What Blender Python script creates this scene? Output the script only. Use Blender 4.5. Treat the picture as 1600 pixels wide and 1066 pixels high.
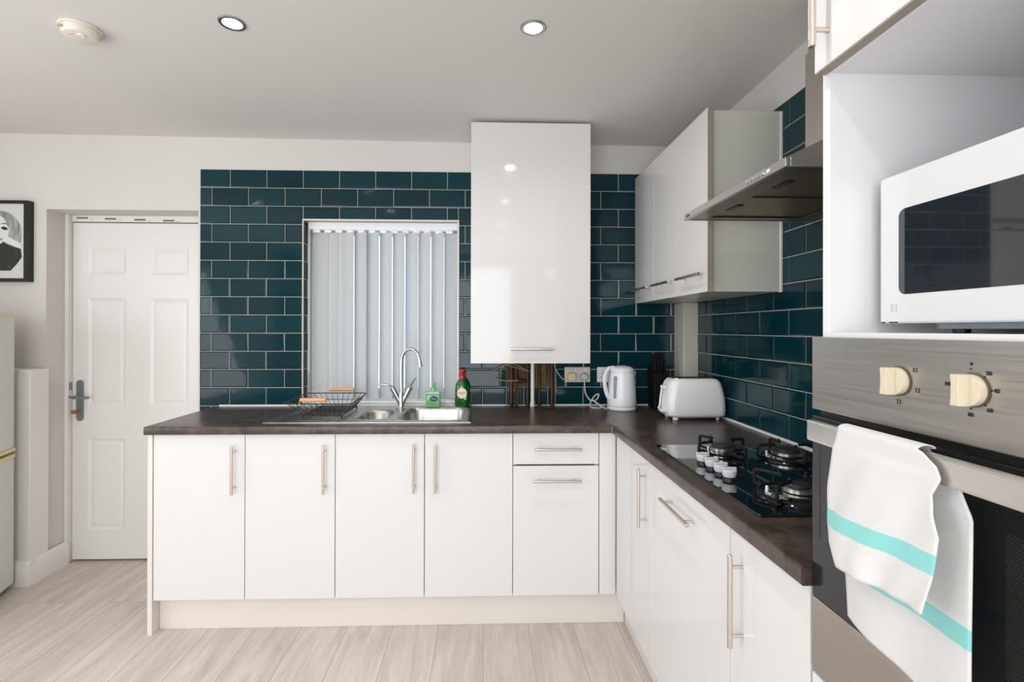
import bpy, bmesh, math, random
from mathutils import Vector, Matrix
random.seed(4)
D = bpy.data
for o in list(D.objects): D.objects.remove(o)
S = bpy.context.scene
C = S.collection
PI = math.pi

# ------------------------------------------------------------ camera
CX, CY, CZ = -1.1838, -2.844, 1.3648
yaw, pitch, roll, fpx = .0298, .0023, .0021, 778.74
fw = Vector((math.sin(yaw)*math.cos(pitch), math.cos(yaw)*math.cos(pitch), math.sin(pitch)))
rt = Vector((math.cos(yaw), -math.sin(yaw), 0)); up = rt.cross(fw)
r2 = rt*math.cos(roll)+up*math.sin(roll); u2 = -rt*math.sin(roll)+up*math.cos(roll)
cam = D.objects.new('camera', D.cameras.new('camera')); C.objects.link(cam)
cam.matrix_world = Matrix(((r2.x, u2.x, -fw.x, CX), (r2.y, u2.y, -fw.y, CY), (r2.z, u2.z, -fw.z, CZ), (0, 0, 0, 1)))
cam.data.sensor_width = 36; cam.data.lens = fpx/1600*36
cam.data.shift_x = 21.1/1600; cam.data.shift_y = -20.1/1600
cam.data.clip_start = .02
S.camera = cam

# ------------------------------------------------------------ world, light, exposure
S.view_settings.view_transform = 'Standard'; S.view_settings.look = 'None'
S.view_settings.gamma = 1; S.view_settings.use_curve_mapping = False
S.view_settings.exposure = -0.14
W = D.worlds.new('world'); S.world = W; W.use_nodes = True
wb = W.node_tree.nodes['Background']; wb.inputs[0].default_value = (.80, .90, 1.0, 1); wb.inputs[1].default_value = 2.2

def area(name, loc, rot, sx, sy, power, color, shape='RECTANGLE'):
    l = D.lights.new(name, 'AREA'); l.shape = shape; l.size = sx
    if shape == 'RECTANGLE': l.size_y = sy
    l.energy = power; l.color = color
    o = D.objects.new(name, l); C.objects.link(o); o.location = loc; o.rotation_euler = rot
    return o
REAR = -5.4
# area lamps for daylight from glazing behind the camera and an assumed, unseen left window
area('daylight_rear', (-2.28, REAR+.22, 1.24), (PI/2+math.radians(6), 0, 0), 3.0, 2.1, 80, (.985, .985, .995))
area('assumed_daylight_left', (-4.24, -2.3, 1.35), (PI/2+math.radians(22), 0, -PI/2), 1.7, 1.5, 27, (.985, .985, .995))
SPOT_POWER = 3.0

# ------------------------------------------------------------ materials
MATS = {}
def mat(name, col, rough=.5, metal=0, coat=0, spec=.5, noise=None, bump=None, trans=0, alpha=1, emit=0, aniso=0, sheen=0, subs=0):
    if name in MATS: return MATS[name]
    m = D.materials.new(name); m.use_nodes = True; nt = m.node_tree; b = nt.nodes['Principled BSDF']
    b.inputs['Base Color'].default_value = (*col, 1); b.inputs['Roughness'].default_value = rough
    b.inputs['Metallic'].default_value = metal; b.inputs['Specular IOR Level'].default_value = spec
    b.inputs['Coat Weight'].default_value = coat; b.inputs['Coat Roughness'].default_value = .03
    b.inputs['Transmission Weight'].default_value = trans; b.inputs['Alpha'].default_value = alpha
    b.inputs['Anisotropic'].default_value = aniso
    if sheen: b.inputs['Sheen Weight'].default_value = sheen
    if emit:
        b.inputs['Emission Color'].default_value = (*col, 1); b.inputs['Emission Strength'].default_value = emit
    tc = nt.nodes.new('ShaderNodeTexCoord')
    if noise:   # (scale xyz, colour2, low, high[, roughness variation])
        mp = nt.nodes.new('ShaderNodeMapping'); nt.links.new(tc.outputs['Object'], mp.inputs[0]); mp.inputs['Scale'].default_value = noise[0]
        n = nt.nodes.new('ShaderNodeTexNoise'); nt.links.new(mp.outputs[0], n.inputs[0]); n.inputs['Scale'].default_value = 1; n.inputs['Detail'].default_value = 6; n.inputs['Roughness'].default_value = .6
        r = nt.nodes.new('ShaderNodeValToRGB'); nt.links.new(n.outputs[0], r.inputs[0])
        r.color_ramp.elements[0].position = noise[2]; r.color_ramp.elements[1].position = noise[3]
        r.color_ramp.elements[0].color = (*col, 1); r.color_ramp.elements[1].color = (*noise[1], 1)
        nt.links.new(r.outputs[0], b.inputs['Base Color'])
        if len(noise) > 4:
            mr = nt.nodes.new('ShaderNodeMapRange'); nt.links.new(n.outputs[0], mr.inputs[0])
            mr.inputs[1].default_value = .3; mr.inputs[2].default_value = .7; mr.inputs[3].default_value = rough-noise[4]; mr.inputs[4].default_value = rough+noise[4]
            nt.links.new(mr.outputs[0], b.inputs['Roughness'])
    if bump:    # (scale xyz, strength, distance)
        mp = nt.nodes.new('ShaderNodeMapping'); nt.links.new(tc.outputs['Object'], mp.inputs[0]); mp.inputs['Scale'].default_value = bump[0]
        n = nt.nodes.new('ShaderNodeTexNoise'); nt.links.new(mp.outputs[0], n.inputs[0]); n.inputs['Scale'].default_value = 1; n.inputs['Detail'].default_value = 3
        bp = nt.nodes.new('ShaderNodeBump'); bp.inputs['Strength'].default_value = bump[1]; bp.inputs['Distance'].default_value = bump[2]
        nt.links.new(n.outputs[0], bp.inputs['Height']); nt.links.new(bp.outputs[0], b.inputs['Normal'])
    MATS[name] = m
    return m
def srgb(r, g, b): return tuple(((c/255)/12.92 if c/255 <= .04045 else ((c/255+.055)/1.055)**2.4) for c in (r, g, b))

M_wall = mat('wall_paint', (.645, .615, .585), .85, noise=((1.3, 1.3, 1.3), (.67, .645, .615), .3, .7), bump=((60, 60, 60), .08, .002))
M_ceil = mat('ceiling_paint', (.72, .695, .67), .85, bump=((30, 30, 30), .05, .002))
M_trim = mat('trim_gloss_paint', (.77, .745, .72), .35)
M_gloss = mat('white_gloss_door', (.70, .69, .685), .07, spec=.42)
M_gloss.node_tree.nodes['Principled BSDF'].inputs['Coat Roughness'].default_value = .03
M_carc = mat('white_carcass_board', (.84, .835, .825), .4)
M_cream = mat('cream_plinth_board', (.70, .655, .615), .45, noise=((1.5, 3, 3), (.73, .69, .65), .3, .7))
M_edge = mat('taupe_door_edge', srgb(150, 140, 128), .5)
M_steelB = mat('brushed_steel', (.46, .43, .40), .33, metal=1, aniso=.5, noise=((3, 3, 240), (.51, .48, .445), .3, .7, .05))
M_steelV = mat('brushed_steel_hood', (.52, .49, .46), .36, metal=1, noise=((200, 3, 3), (.58, .55, .52), .3, .7, .05))
M_sink = mat('sink_steel', (.50, .485, .46), .30, metal=1, noise=((40, 3, 3), (.56, .54, .515), .3, .7, .05))
M_chrome = mat('chrome', (.56, .57, .58), .08, metal=1)
M_handle = mat('satin_nickel', (.66, .60, .54), .3, metal=1)
M_iron = mat('black_cast_iron', (.006, .006, .007), .55, spec=.3)
M_black = mat('black_plastic', (.012, .012, .012), .4)
M_bglass = mat('black_glass', (.004, .005, .006), .03, coat=1, spec=.6)
M_grout = mat('cream_grout', srgb(205, 198, 180), .8, noise=((9, 9, 9), srgb(190, 178, 150), .45, .8))
M_caulk = mat('white_sealant', (.85, .86, .86), .35)
M_mw = mat('microwave_white', (.64, .645, .655), .3, coat=.2)
M_plast = mat('white_plastic', (.82, .83, .845), .3, coat=.2)
M_aged = mat('aged_white_plastic', srgb(214, 205, 190), .4)
M_cable = mat('white_cable', srgb(215, 212, 200), .45)
M_cable2 = mat('dusty_cable', srgb(150, 140, 110), .6)
M_copper = mat('old_copper', srgb(96, 60, 40), .5, metal=.4, noise=((30, 30, 12), srgb(52, 36, 27), .3, .65))
M_wood = mat('beech_handle', srgb(222, 172, 122), .5, noise=((12, 60, 60), srgb(205, 150, 100), .3, .7))
M_wire = mat('black_wire', (.010, .011, .012), .45)
M_cap = mat('burner_cap', (.02, .02, .02), .5)
M_silver = mat('silver_plastic', srgb(198, 202, 208), .35)
M_knob = mat('cream_knob', srgb(206, 196, 172), .35)
M_alarm = mat('alarm_plastic', srgb(226, 218, 206), .5)
M_grey = mat('grey_door_metal', srgb(140, 148, 150), .3, metal=.7)
M_fridge = mat('fridge_white', srgb(214, 216, 212), .4, bump=((160, 160, 160), .04, .002))
M_yell = mat('yellowed_trim', srgb(226, 214, 165), .5)
M_ink = mat('dark_ink', (.02, .02, .02), .6)
M_brown = mat('bare_brown_board', srgb(104, 84, 56), .8, noise=((14, 14, 14), srgb(60, 46, 34), .35, .7))
M_ochre = mat('ochre_board', srgb(132, 118, 46), .8, noise=((20, 20, 20), srgb(80, 70, 36), .3, .7))

def tile_mat():
    m = D.materials.new('teal_glazed_tile'); m.use_nodes = True; nt = m.node_tree; b = nt.nodes['Principled BSDF']
    at = nt.nodes.new('ShaderNodeAttribute'); at.attribute_name = 'shade'
    r = nt.nodes.new('ShaderNodeValToRGB'); nt.links.new(at.outputs['Fac'], r.inputs[0])
    r.color_ramp.elements[0].color = (.0012, .024, .034, 1); r.color_ramp.elements[1].color = (.0022, .036, .047, 1)
    nt.links.new(r.outputs[0], b.inputs['Base Color'])
    b.inputs['Roughness'].default_value = .07; b.inputs['Specular IOR Level'].default_value = .30
    tc = nt.nodes.new('ShaderNodeTexCoord'); n = nt.nodes.new('ShaderNodeTexNoise'); nt.links.new(tc.outputs['Object'], n.inputs[0]); n.inputs['Scale'].default_value = 16; n.inputs['Detail'].default_value = 1
    bp = nt.nodes.new('ShaderNodeBump'); bp.inputs['Strength'].default_value = .12; bp.inputs['Distance'].default_value = .004
    nt.links.new(n.outputs[0], bp.inputs['Height']); nt.links.new(bp.outputs[0], b.inputs['Normal']); nt.links.new(bp.outputs[0], b.inputs['Coat Normal'])
    return m
M_tile = tile_mat()

def worktop_mat():
    m = D.materials.new('dark_laminate_worktop'); m.use_nodes = True; nt = m.node_tree; b = nt.nodes['Principled BSDF']
    tc = nt.nodes.new('ShaderNodeTexCoord')
    n = nt.nodes.new('ShaderNodeTexNoise'); nt.links.new(tc.outputs['Object'], n.inputs[0]); n.inputs['Scale'].default_value = 15; n.inputs['Detail'].default_value = 12; n.inputs['Roughness'].default_value = .76; n.inputs['Distortion'].default_value = .6
    r = nt.nodes.new('ShaderNodeValToRGB'); nt.links.new(n.outputs[0], r.inputs[0])
    e = r.color_ramp.elements; e[0].position = .36; e[0].color = (.020, .0135, .011, 1); e[1].position = .68; e[1].color = (.120, .084, .068, 1)
    nt.links.new(r.outputs[0], b.inputs['Base Color'])
    n2 = nt.nodes.new('ShaderNodeTexNoise'); nt.links.new(tc.outputs['Object'], n2.inputs[0]); n2.inputs['Scale'].default_value = 260; n2.inputs['Detail'].default_value = 2
    bp = nt.nodes.new('ShaderNodeBump'); bp.inputs['Strength'].default_value = .25; bp.inputs['Distance'].default_value = .0006
    nt.links.new(n2.outputs[0], bp.inputs['Height']); nt.links.new(bp.outputs[0], b.inputs['Normal'])
    b.inputs['Roughness'].default_value = .30; b.inputs['Specular IOR Level'].default_value = .5
    return m
M_top = worktop_mat()

def floor_mat():
    m = D.materials.new('grey_beige_laminate'); m.use_nodes = True; nt = m.node_tree; b = nt.nodes['Principled BSDF']; L = nt.links; N = nt.nodes.new
    tc = N('ShaderNodeTexCoord'); mp = N('ShaderNodeMapping'); L.new(tc.outputs['Object'], mp.inputs[0])
    mp.inputs['Location'].default_value = (.98, 1.183, 0); mp.inputs['Rotation'].default_value = (0, 0, PI/2)
    # swap so brick rows run along world y
    br = N('ShaderNodeTexBrick'); L.new(mp.outputs[0], br.inputs[0])
    br.offset = .37; br.offset_frequency = 2; br.inputs['Scale'].default_value = 1
    br.inputs['Brick Width'].default_value = 1.28; br.inputs['Row Height'].default_value = .207
    br.inputs['Mortar Size'].default_value = .0012; br.inputs['Mortar Smooth'].default_value = .2; br.inputs['Bias'].default_value = 0
    br.inputs['Color1'].default_value = (0, 0, 0, 1); br.inputs['Color2'].default_value = (1, 1, 1, 1); br.inputs['Mortar'].default_value = (.5, .5, .5, 1)
    mp2 = N('ShaderNodeMapping'); L.new(tc.outputs['Object'], mp2.inputs[0]); mp2.inputs['Scale'].default_value = (20, 2.2, 1)
    ad = N('ShaderNodeVectorMath'); ad.operation = 'ADD'; L.new(mp2.outputs[0], ad.inputs[0])
    sc = N('ShaderNodeVectorMath'); sc.operation = 'SCALE'; L.new(br.outputs['Color'], sc.inputs[0]); sc.inputs['Scale'].default_value = 30; L.new(sc.outputs[0], ad.inputs[1])
    n = N('ShaderNodeTexNoise'); L.new(ad.outputs[0], n.inputs[0]); n.inputs['Scale'].default_value = 1; n.inputs['Detail'].default_value = 10; n.inputs['Roughness'].default_value = .7; n.inputs['Distortion'].default_value = .7
    r = N('ShaderNodeValToRGB'); L.new(n.outputs[0], r.inputs[0]); e = r.color_ramp.elements
    e[0].position = .30; e[0].color = (.475, .415, .375, 1); e[1].position = .66; e[1].color = (.69, .615, .565, 1)
    mx = N('ShaderNodeMix'); mx.data_type = 'RGBA'; mx.blend_type = 'MULTIPLY'; mx.inputs[0].default_value = 1
    L.new(r.outputs[0], mx.inputs[6])
    r3 = N('ShaderNodeValToRGB'); L.new(br.outputs['Color'], r3.inputs[0]); r3.color_ramp.elements[0].color = (.93, .93, .93, 1); r3.color_ramp.elements[1].color = (1.05, 1.045, 1.03, 1)
    L.new(r3.outputs[0], mx.inputs[7])
    m2 = N('ShaderNodeMix'); m2.data_type = 'RGBA'; L.new(br.outputs['Fac'], m2.inputs[0]); L.new(mx.outputs[2], m2.inputs[6]); m2.inputs[7].default_value = (.30, .255, .225, 1)
    L.new(m2.outputs[2], b.inputs['Base Color']); b.inputs['Roughness'].default_value = .42
    bp = N('ShaderNodeBump'); bp.inputs['Strength'].default_value = .12; bp.inputs['Distance'].default_value = .001; L.new(n.outputs[0], bp.inputs['Height']); L.new(bp.outputs[0], b.inputs['Normal'])
    return m
M_floor = floor_mat()

def mesh_mat(name, col, hole, scale):
    """dark perforated / woven filter metal"""
    m = D.materials.new(name); m.use_nodes = True; nt = m.node_tree; b = nt.nodes['Principled BSDF']; L = nt.links
    tc = nt.nodes.new('ShaderNodeTexCoord'); v = nt.nodes.new('ShaderNodeTexVoronoi'); v.inputs['Scale'].default_value = scale; v.inputs['Randomness'].default_value = 0
    L.new(tc.outputs['Object'], v.inputs[0]); r = nt.nodes.new('ShaderNodeValToRGB'); L.new(v.outputs['Distance'], r.inputs[0])
    r.color_ramp.elements[0].position = .30; r.color_ramp.elements[0].color = (*hole, 1); r.color_ramp.elements[1].position = .42; r.color_ramp.elements[1].color = (*col, 1)
    L.new(r.outputs[0], b.inputs['Base Color']); b.inputs['Metallic'].default_value = .7; b.inputs['Roughness'].default_value = .4
    return m
M_filter = mesh_mat('hood_filter_mesh', srgb(150, 135, 100), srgb(40, 36, 28), 130)

# ------------------------------------------------------------ mesh helpers
class MB:
    def __init__(s): s.b = bmesh.new()
    def _merge(s, t, M=None):
        if M is not None: t.transform(M)
        me = D.meshes.new('t'); t.to_mesh(me); t.free(); s.b.from_mesh(me); D.meshes.remove(me)
        return s
    def box(s, x0, x1, y0, y1, z0, z1, bev=.001, seg=1, M=None):
        t = bmesh.new(); bmesh.ops.create_cube(t, size=1)
        for v in t.verts: v.co = Vector(((x0+x1)/2+v.co.x*(x1-x0), (y0+y1)/2+v.co.y*(y1-y0), (z0+z1)/2+v.co.z*(z1-z0)))
        if bev: bmesh.ops.bevel(t, geom=t.edges[:], offset=bev, segments=seg, profile=.6, affect='EDGES')
        t.normal_update()
        for f in t.faces: f.material_index = 1 if max(abs(c) for c in f.normal) > .9995 else 0
        return s._merge(t, M)
    def lathe(s, prof, c=(0, 0, 0), seg=32, M=None, sx=1, sy=1):
        t = bmesh.new(); rings = []
        for r, z in prof:
            if r < 1e-6: rings.append([t.verts.new((0, 0, z))])
            else: rings.append([t.verts.new((r*math.cos(a)*sx, r*math.sin(a)*sy, z)) for a in [2*PI*i/seg for i in range(seg)]])
        for a, b in zip(rings, rings[1:]):
            if len(a) == 1 and len(b) == 1: continue
            for i in range(seg):
                j = (i+1) % seg
                if len(a) == 1: t.faces.new((a[0], b[j], b[i]))
                elif len(b) == 1: t.faces.new((a[i], a[j], b[0]))
                else: t.faces.new((a[i], a[j], b[j], b[i]))
        bmesh.ops.recalc_face_normals(t, faces=t.faces)
        t.transform(Matrix.Translation(c)) if M is None else t.transform(M @ Matrix.Translation(c))
        return s._merge(t)
    def cyl(s, p0, p1, r, r1=None, seg=20, bev=0):
        p0 = Vector(p0); p1 = Vector(p1); d = p1-p0; L = d.length; r1 = r if r1 is None else r1
        bv = bev or min(r, r1)*.12
        prof = [(0, 0), (r-bv, 0), (r, bv), (r1, L-bv), (r1-bv, L), (0, L)]
        M = Matrix.Translation(p0) @ d.to_track_quat('Z', 'Y').to_matrix().to_4x4()
        return s.lathe(prof, seg=seg, M=M)
    def tube(s, pts, r, seg=10, closed=False, radii=None):
        pts = [Vector(p) for p in pts]; n = len(pts); t = bmesh.new(); rings = []; up = None
        for i, p in enumerate(pts):
            if closed: d = (pts[(i+1) % n]-pts[i-1]).normalized()
            else: d = (pts[min(i+1, n-1)]-pts[max(i-1, 0)]).normalized()
            if up is None:
                up = d.orthogonal().normalized()
            else:
                up = (up-d*up.dot(d))
                up = up.normalized() if up.length > 1e-6 else d.orthogonal().normalized()
            sd = d.cross(up); rr = radii[i] if radii else r
            rings.append([t.verts.new(p+(up*math.cos(a)+sd*math.sin(a))*rr) for a in [2*PI*k/seg for k in range(seg)]])
        for i in range(n if closed else n-1):
            a = rings[i]; b = rings[(i+1) % n]
            for k in range(seg): t.faces.new((a[k], a[(k+1) % seg], b[(k+1) % seg], b[k]))
        if not closed: t.faces.new(rings[0][::-1]); t.faces.new(rings[-1])
        bmesh.ops.recalc_face_normals(t, faces=t.faces)
        return s._merge(t)
    def prism(s, pts, h0, h1, M=None, bev=0):
        """outline pts (x,y) extruded z h0..h1, then matrix"""
        t = bmesh.new(); a = [t.verts.new((x, y, h0)) for x, y in pts]; f = t.faces.new(a)
        r = bmesh.ops.extrude_face_region(t, geom=[f]); 
        for v in r['geom']:
            if isinstance(v, bmesh.types.BMVert): v.co.z = h1
        bmesh.ops.recalc_face_normals(t, faces=t.faces)
        if bev: bmesh.ops.bevel(t, geom=t.edges[:], offset=bev, segments=2, profile=.6, affect='EDGES')
        t.normal_update()
        for f in t.faces: f.material_index = 1 if abs(f.normal.z) > .9995 else 0
        return s._merge(t, M)
    def hull(s, pts, bev=0):
        t = bmesh.new(); [t.verts.new(p) for p in pts]; bmesh.ops.convex_hull(t, input=t.verts[:])
        bmesh.ops.dissolve_limit(t, angle_limit=.01, verts=t.verts[:], edges=t.edges[:])
        if bev: bmesh.ops.bevel(t, geom=t.edges[:], offset=bev, segments=2, profile=.6, affect='EDGES')
        for f in t.faces: f.material_index = 1 if f.calc_area() > (4*bev)**2 else 0
        return s._merge(t)
    def quad(s, *p):
        s.b.faces.new([s.b.verts.new(q) for q in p]); return s
    def obj(s, name, m, parent=None, smooth=35, M=None):
        if M is not None: s.b.transform(M)
        me = D.meshes.new(name)
        for f in s.b.faces: f.smooth = f.material_index == 0; f.material_index = 0
        for e in s.b.edges:
            e.smooth = len(e.link_faces) == 2 and e.calc_face_angle(9) < math.radians(smooth)
        s.b.to_mesh(me); s.b.free()
        for mm in (m if isinstance(m, (list, tuple)) else [m]): me.materials.append(mm)
        o = D.objects.new(name, me); C.objects.link(o)
        if parent is not None:
            o.parent = parent; pl = parent_loc(parent); o.matrix_parent_inverse = Matrix.Identity(4)
            me.transform(pl.inverted())
        return o
def parent_loc(p):
    M = p.matrix_basis.copy()
    while p.parent: p = p.parent; M = p.matrix_basis @ M
    return M
def thing(name, label, cat, loc=(0, 0, 0), group=None):
    o = D.objects.new(name, None); C.objects.link(o); o.empty_display_size = .05; o.location = loc; tag(o, label, cat, group); return o
def tag(o, label, cat, group=None):
    o['label'] = label; o['category'] = cat
    if group: o['group'] = group
    return o
def struct(o, label=None):
    o['kind'] = 'structure'
    if label: o['label'] = label; o['category'] = label.split()[-1]
    return o
def centre(o):
    """put a one-mesh thing's origin at its base"""
    me = o.data; xs = [v.co for v in me.vertices]
    c = Vector(((min(v.x for v in xs)+max(v.x for v in xs))/2, (min(v.y for v in xs)+max(v.y for v in xs))/2, min(v.z for v in xs)))
    me.transform(Matrix.Translation(-c)); o.location = c
    return o
def text(name, body, size, M, m, parent, ext=.0004, align='CENTER'):
    cu = D.curves.new(name, 'FONT'); cu.body = body; cu.size = size; cu.extrude = ext; cu.align_x = align; cu.align_y = 'CENTER'
    t = D.objects.new(name+'_c', cu); C.objects.link(t)
    bpy.context.view_layer.update()
    me = D.meshes.new_from_object(t.evaluated_get(bpy.context.evaluated_depsgraph_get())); D.objects.remove(t); D.curves.remove(cu)
    me.transform(M); me.transform(parent_loc(parent).inverted()); me.name = name; me.materials.clear(); me.materials.append(m)
    o = D.objects.new(name, me); C.objects.link(o); o.parent = parent
    return o
def face_y(x, y, z):  # text frame facing -y
    return Matrix(((1, 0, 0, x), (0, 0, -1, y), (0, 1, 0, z), (0, 0, 0, 1)))
def face_x(x, y, z):  # text frame facing -x (reads towards -y)
    return Matrix(((0, 0, -1, x), (-1, 0, 0, y), (0, 1, 0, z), (0, 0, 0, 1)))
def rrect(x0, x1, y0, y1, r, n=6):
    p = []
    for cx, cy, a0 in ((x1-r, y1-r, 0), (x0+r, y1-r, PI/2), (x0+r, y0+r, PI), (x1-r, y0+r, 1.5*PI)):
        p += [(cx+r*math.cos(a0+PI/2*i/n), cy+r*math.sin(a0+PI/2*i/n)) for i in range(n+1)]
    return p

# ------------------------------------------------------------ room shell
def ceil_z(x, y): return 2.420-.0073*x-.010*y*.9
XL = -4.45
WX0, WX1, WZ0, WZ1 = -2.202, -1.330, .951, 1.980     # window opening
DX0, DX1, DZ = -3.615, -2.785, 2.028                 # door recess
DEP = .135
b = MB(); b.box(XL-.1, .1, REAR-.1, .3, -.08, 0, bev=0); struct(b.obj('floor', M_floor))
b = MB(); b.hull([(x, y, z) for x in (XL-.1, .1) for y in (REAR-.1, .3) for z in (ceil_z(x, y), 2.6)]); struct(b.obj('ceiling', M_ceil))
TZ = 2.52
b = MB()
for x0, x1, z0, z1 in ((XL, DX0, 0, TZ), (DX0, DX1, DZ, TZ), (DX1, WX0, 0, TZ), (WX0, WX1, 0, WZ0), (WX0, WX1, WZ1, TZ), (WX1, .1, 0, TZ)):
    b.box(x0, x1, 0, .28, z0, z1, bev=0)
b.box(DX0, DX1, .196, .28, 0, DZ, bev=0)
wall_back = struct(b.obj('wall_back', M_wall))
b = MB(); b.box(0, .1, REAR, 0, 0, TZ, bev=0); wall_right = struct(b.obj('wall_right', M_wall))
b = MB()
for y0, y1, z0, z1 in ((REAR, -3.2, 0, TZ), (-1.4, 0, 0, TZ), (-3.2, -1.4, 0, .55), (-3.2, -1.4, 2.15, TZ)): b.box(XL-.12, XL, y0, y1, z0, z1, bev=0)
struct(b.obj('wall_left', M_wall))
b = MB()
for x0, x1, z0, z1 in ((XL, -3.85, 0, TZ), (-.75, .1, 0, TZ), (-3.85, -.75, 2.34, TZ), (-3.85, -.75, 0, .1)): b.box(x0, x1, REAR-.12, REAR, z0, z1, bev=0)
struct(b.obj('wall_rear', M_wall))

# unseen glazed openings behind / left of the camera, assumed for the light
M_pane = mat('window_glass', (.9, .95, .95), .02, trans=1, alpha=.25)
def win_frame(name, axis, u0, u1, z0, z1, d0, d1, mull):
    b = MB(); w = .06
    def bx(a0, a1, c0, c1):
        if axis == 'x': b.box(a0, a1, d0, d1, c0, c1, .004)
        else: b.box(d0, d1, a0, a1, c0, c1, .004)
    bx(u0, u1, z0, z0+w); bx(u0, u1, z1-w, z1); bx(u0, u0+w, z0+w, z1-w); bx(u1-w, u1, z0+w, z1-w)
    for m_ in mull: bx(m_-w/2, m_+w/2, z0+w, z1-w)
    o = struct(b.obj(name, M_trim))
    g = MB(); dm = (d0+d1)/2
    if axis == 'x': g.box(u0+w*.8, u1-w*.8, dm-.004, dm+.004, z0+w*.8, z1-w*.8, 0)
    else: g.box(dm-.004, dm+.004, u0+w*.8, u1-w*.8, z0+w*.8, z1-w*.8, 0)
    g.obj('window_pane', M_pane, o)
    return o
win_frame('window_2', 'x', -3.85, -.75, .1, 2.34, REAR-.09, REAR-.03, (-2.8, -1.8))
win_frame('assumed_window_3', 'y', -3.2, -1.4, .55, 2.15, XL-.09, XL-.03, (-2.3,))
w1 = win_frame('window_1', 'x', WX0, WX1, WZ0, WZ1, DEP, DEP+.06, (-1.9,))
b = MB(); b.box(WX0, WX1, -.004, DEP, WZ0-.006, WZ0+.004, .002); struct(b.obj('trim_1', M_caulk))

# ------------------------------------------------------------ tiling
Z0, PZ, PX = 1.3407, .1020, .2025
def tiles_bm(uoff, rects, mapf, G=.0028, prefer=True):
    """uoff(k)->tile origin; rects in (u,z); mapf(u, d, z)->point; d = height off the wall"""
    b = bmesh.new(); lay = b.faces.layers.float.new('shade')
    for (u0, u1, z0, z1) in rects:
        k0 = math.floor((z0-Z0)/PZ-.01); k1 = math.ceil((z1-Z0)/PZ+.01)
        for k in range(k0, k1+1):
            za = max(z0, Z0+k*PZ); zb = min(z1, Z0+(k+1)*PZ)
            if zb-za < .008: continue
            uo = uoff(k); n0 = math.floor((u0-uo)/PX)-1; n1 = math.ceil((u1-uo)/PX)+1
            for n in range(n0, n1):
                ua = max(u0, uo+n*PX); ub = min(u1, uo+(n+1)*PX)
                if ub-ua < .008: continue
                g = G/2; c = .006; h = .0085; e = .0062
                rnd = [random.uniform(-.0004, .0004) for _ in range(3)]
                o_ = [(ua+g, za+g), (ub-g, za+g), (ub-g, zb-g), (ua+g, zb-g)]
                cc = min(c, (zb-za)*.3, (ub-ua)*.3)
                i_ = [(ua+g+cc, za+g+cc), (ub-g-cc, za+g+cc), (ub-g-cc, zb-g-cc), (ua+g+cc, zb-g-cc)]
                vb = [b.verts.new(mapf(u, 0.001, z)) for u, z in o_]; vm = [b.verts.new(mapf(u, e, z)) for u, z in o_]
                hh = [h+rnd[0]+rnd[1]*sx+rnd[2]*sz for sx, sz in ((-1, -1), (1, -1), (1, 1), (-1, 1))]
                vt = [b.verts.new(mapf(u, q, z)) for (u, z), q in zip(i_, hh)]
                s_ = random.random()
                fs = [b.faces.new(vt)]
                for i in range(4):
                    j = (i+1) % 4
                    fs.append(b.faces.new((vb[i], vb[j], vm[j], vm[i]))); fs.append(b.faces.new((vm[i], vm[j], vt[j], vt[i])))
                for f in fs: f[lay] = s_
    bmesh.ops.recalc_face_normals(b, faces=b.faces)
    return b
def tile_obj(bm_, parent):
    me = D.meshes.new('tiling'); bm_.to_mesh(me); bm_.free(); me.materials.append(M_tile)
    o = D.objects.new('tiling', me); C.objects.link(o); o.parent = parent; return o
TB = .905; TT = 2.2585; KT = Z0+7*PZ; SP = -.955
TL = -2.772
oddL = lambda k: -2.5053 + (0 if k % 2 else PX/2)
oddR = lambda k: -.514 + (0 if k % 2 else PX/2)
fy = lambda u, d, z: (u, -d, z)
ZS = Z0-PZ; PL, PR_ = -1.055, -.775      # zone under the boiler cupboard where the tiles stop
bmA = tiles_bm(oddL, [(TL, WX0, TB, KT), (WX0, WX1, WZ1, KT), (TL, SP, KT, TT), (WX1, PL, .934, KT), (PL, SP, ZS, KT), (PL, SP, .934, 1.034)], fy)
me = D.meshes.new('x'); bmA.to_mesh(me); bmA.free()
bmB = tiles_bm(oddR, [(SP, 0, ZS, TT), (PR_, 0, .934, ZS), (SP, PR_, .934, 1.034)], fy)
# tiled left reveal of the window recess
bmC = tiles_bm(lambda k: -.15 if k % 2 else -.05, [(.004, .062, WZ0, WZ1-.004)], lambda u, d, z: (WX0-.004+d, u, z))
me2 = D.meshes.new('y'); bmB.to_mesh(me2); bmB.free(); me3 = D.meshes.new('z'); bmC.to_mesh(me3); bmC.free()
bmA = bmesh.new()
for q in (me, me2, me3): bmA.from_mesh(q)
tile_obj(bmA, wall_back)
b = MB()
for x0, x1, z0, z1 in ((TL, WX0, TB, TT), (WX0, WX1, WZ1, TT), (WX1, PL, .90, TT), (PL, PR_, ZS, TT), (PL, PR_, .90, 1.034), (PR_, 0, .90, TT)):
    b.box(x0, x1, -.0050, 0, z0, z1, 0)
b.box(WX0-.001, WX0+.0005, -.002, .064, WZ0, WZ1, 0)
b.obj('grout', M_grout, wall_back)
# white corner bead round the window opening
b = MB()
for a in ((WX0-.003, WX0+.002, -.0095, .004, WZ0, WZ1+.004), (WX1-.004, WX1+.006, -.0105, .02, WZ0, WZ1+.004), (WX0, WX1, -.0085, .004, WZ1-.003, WZ1+.005)): b.box(*a, .001)
struct(b.obj('trim_2', mat('tile_bead', srgb(226, 220, 205), .5)))
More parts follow.
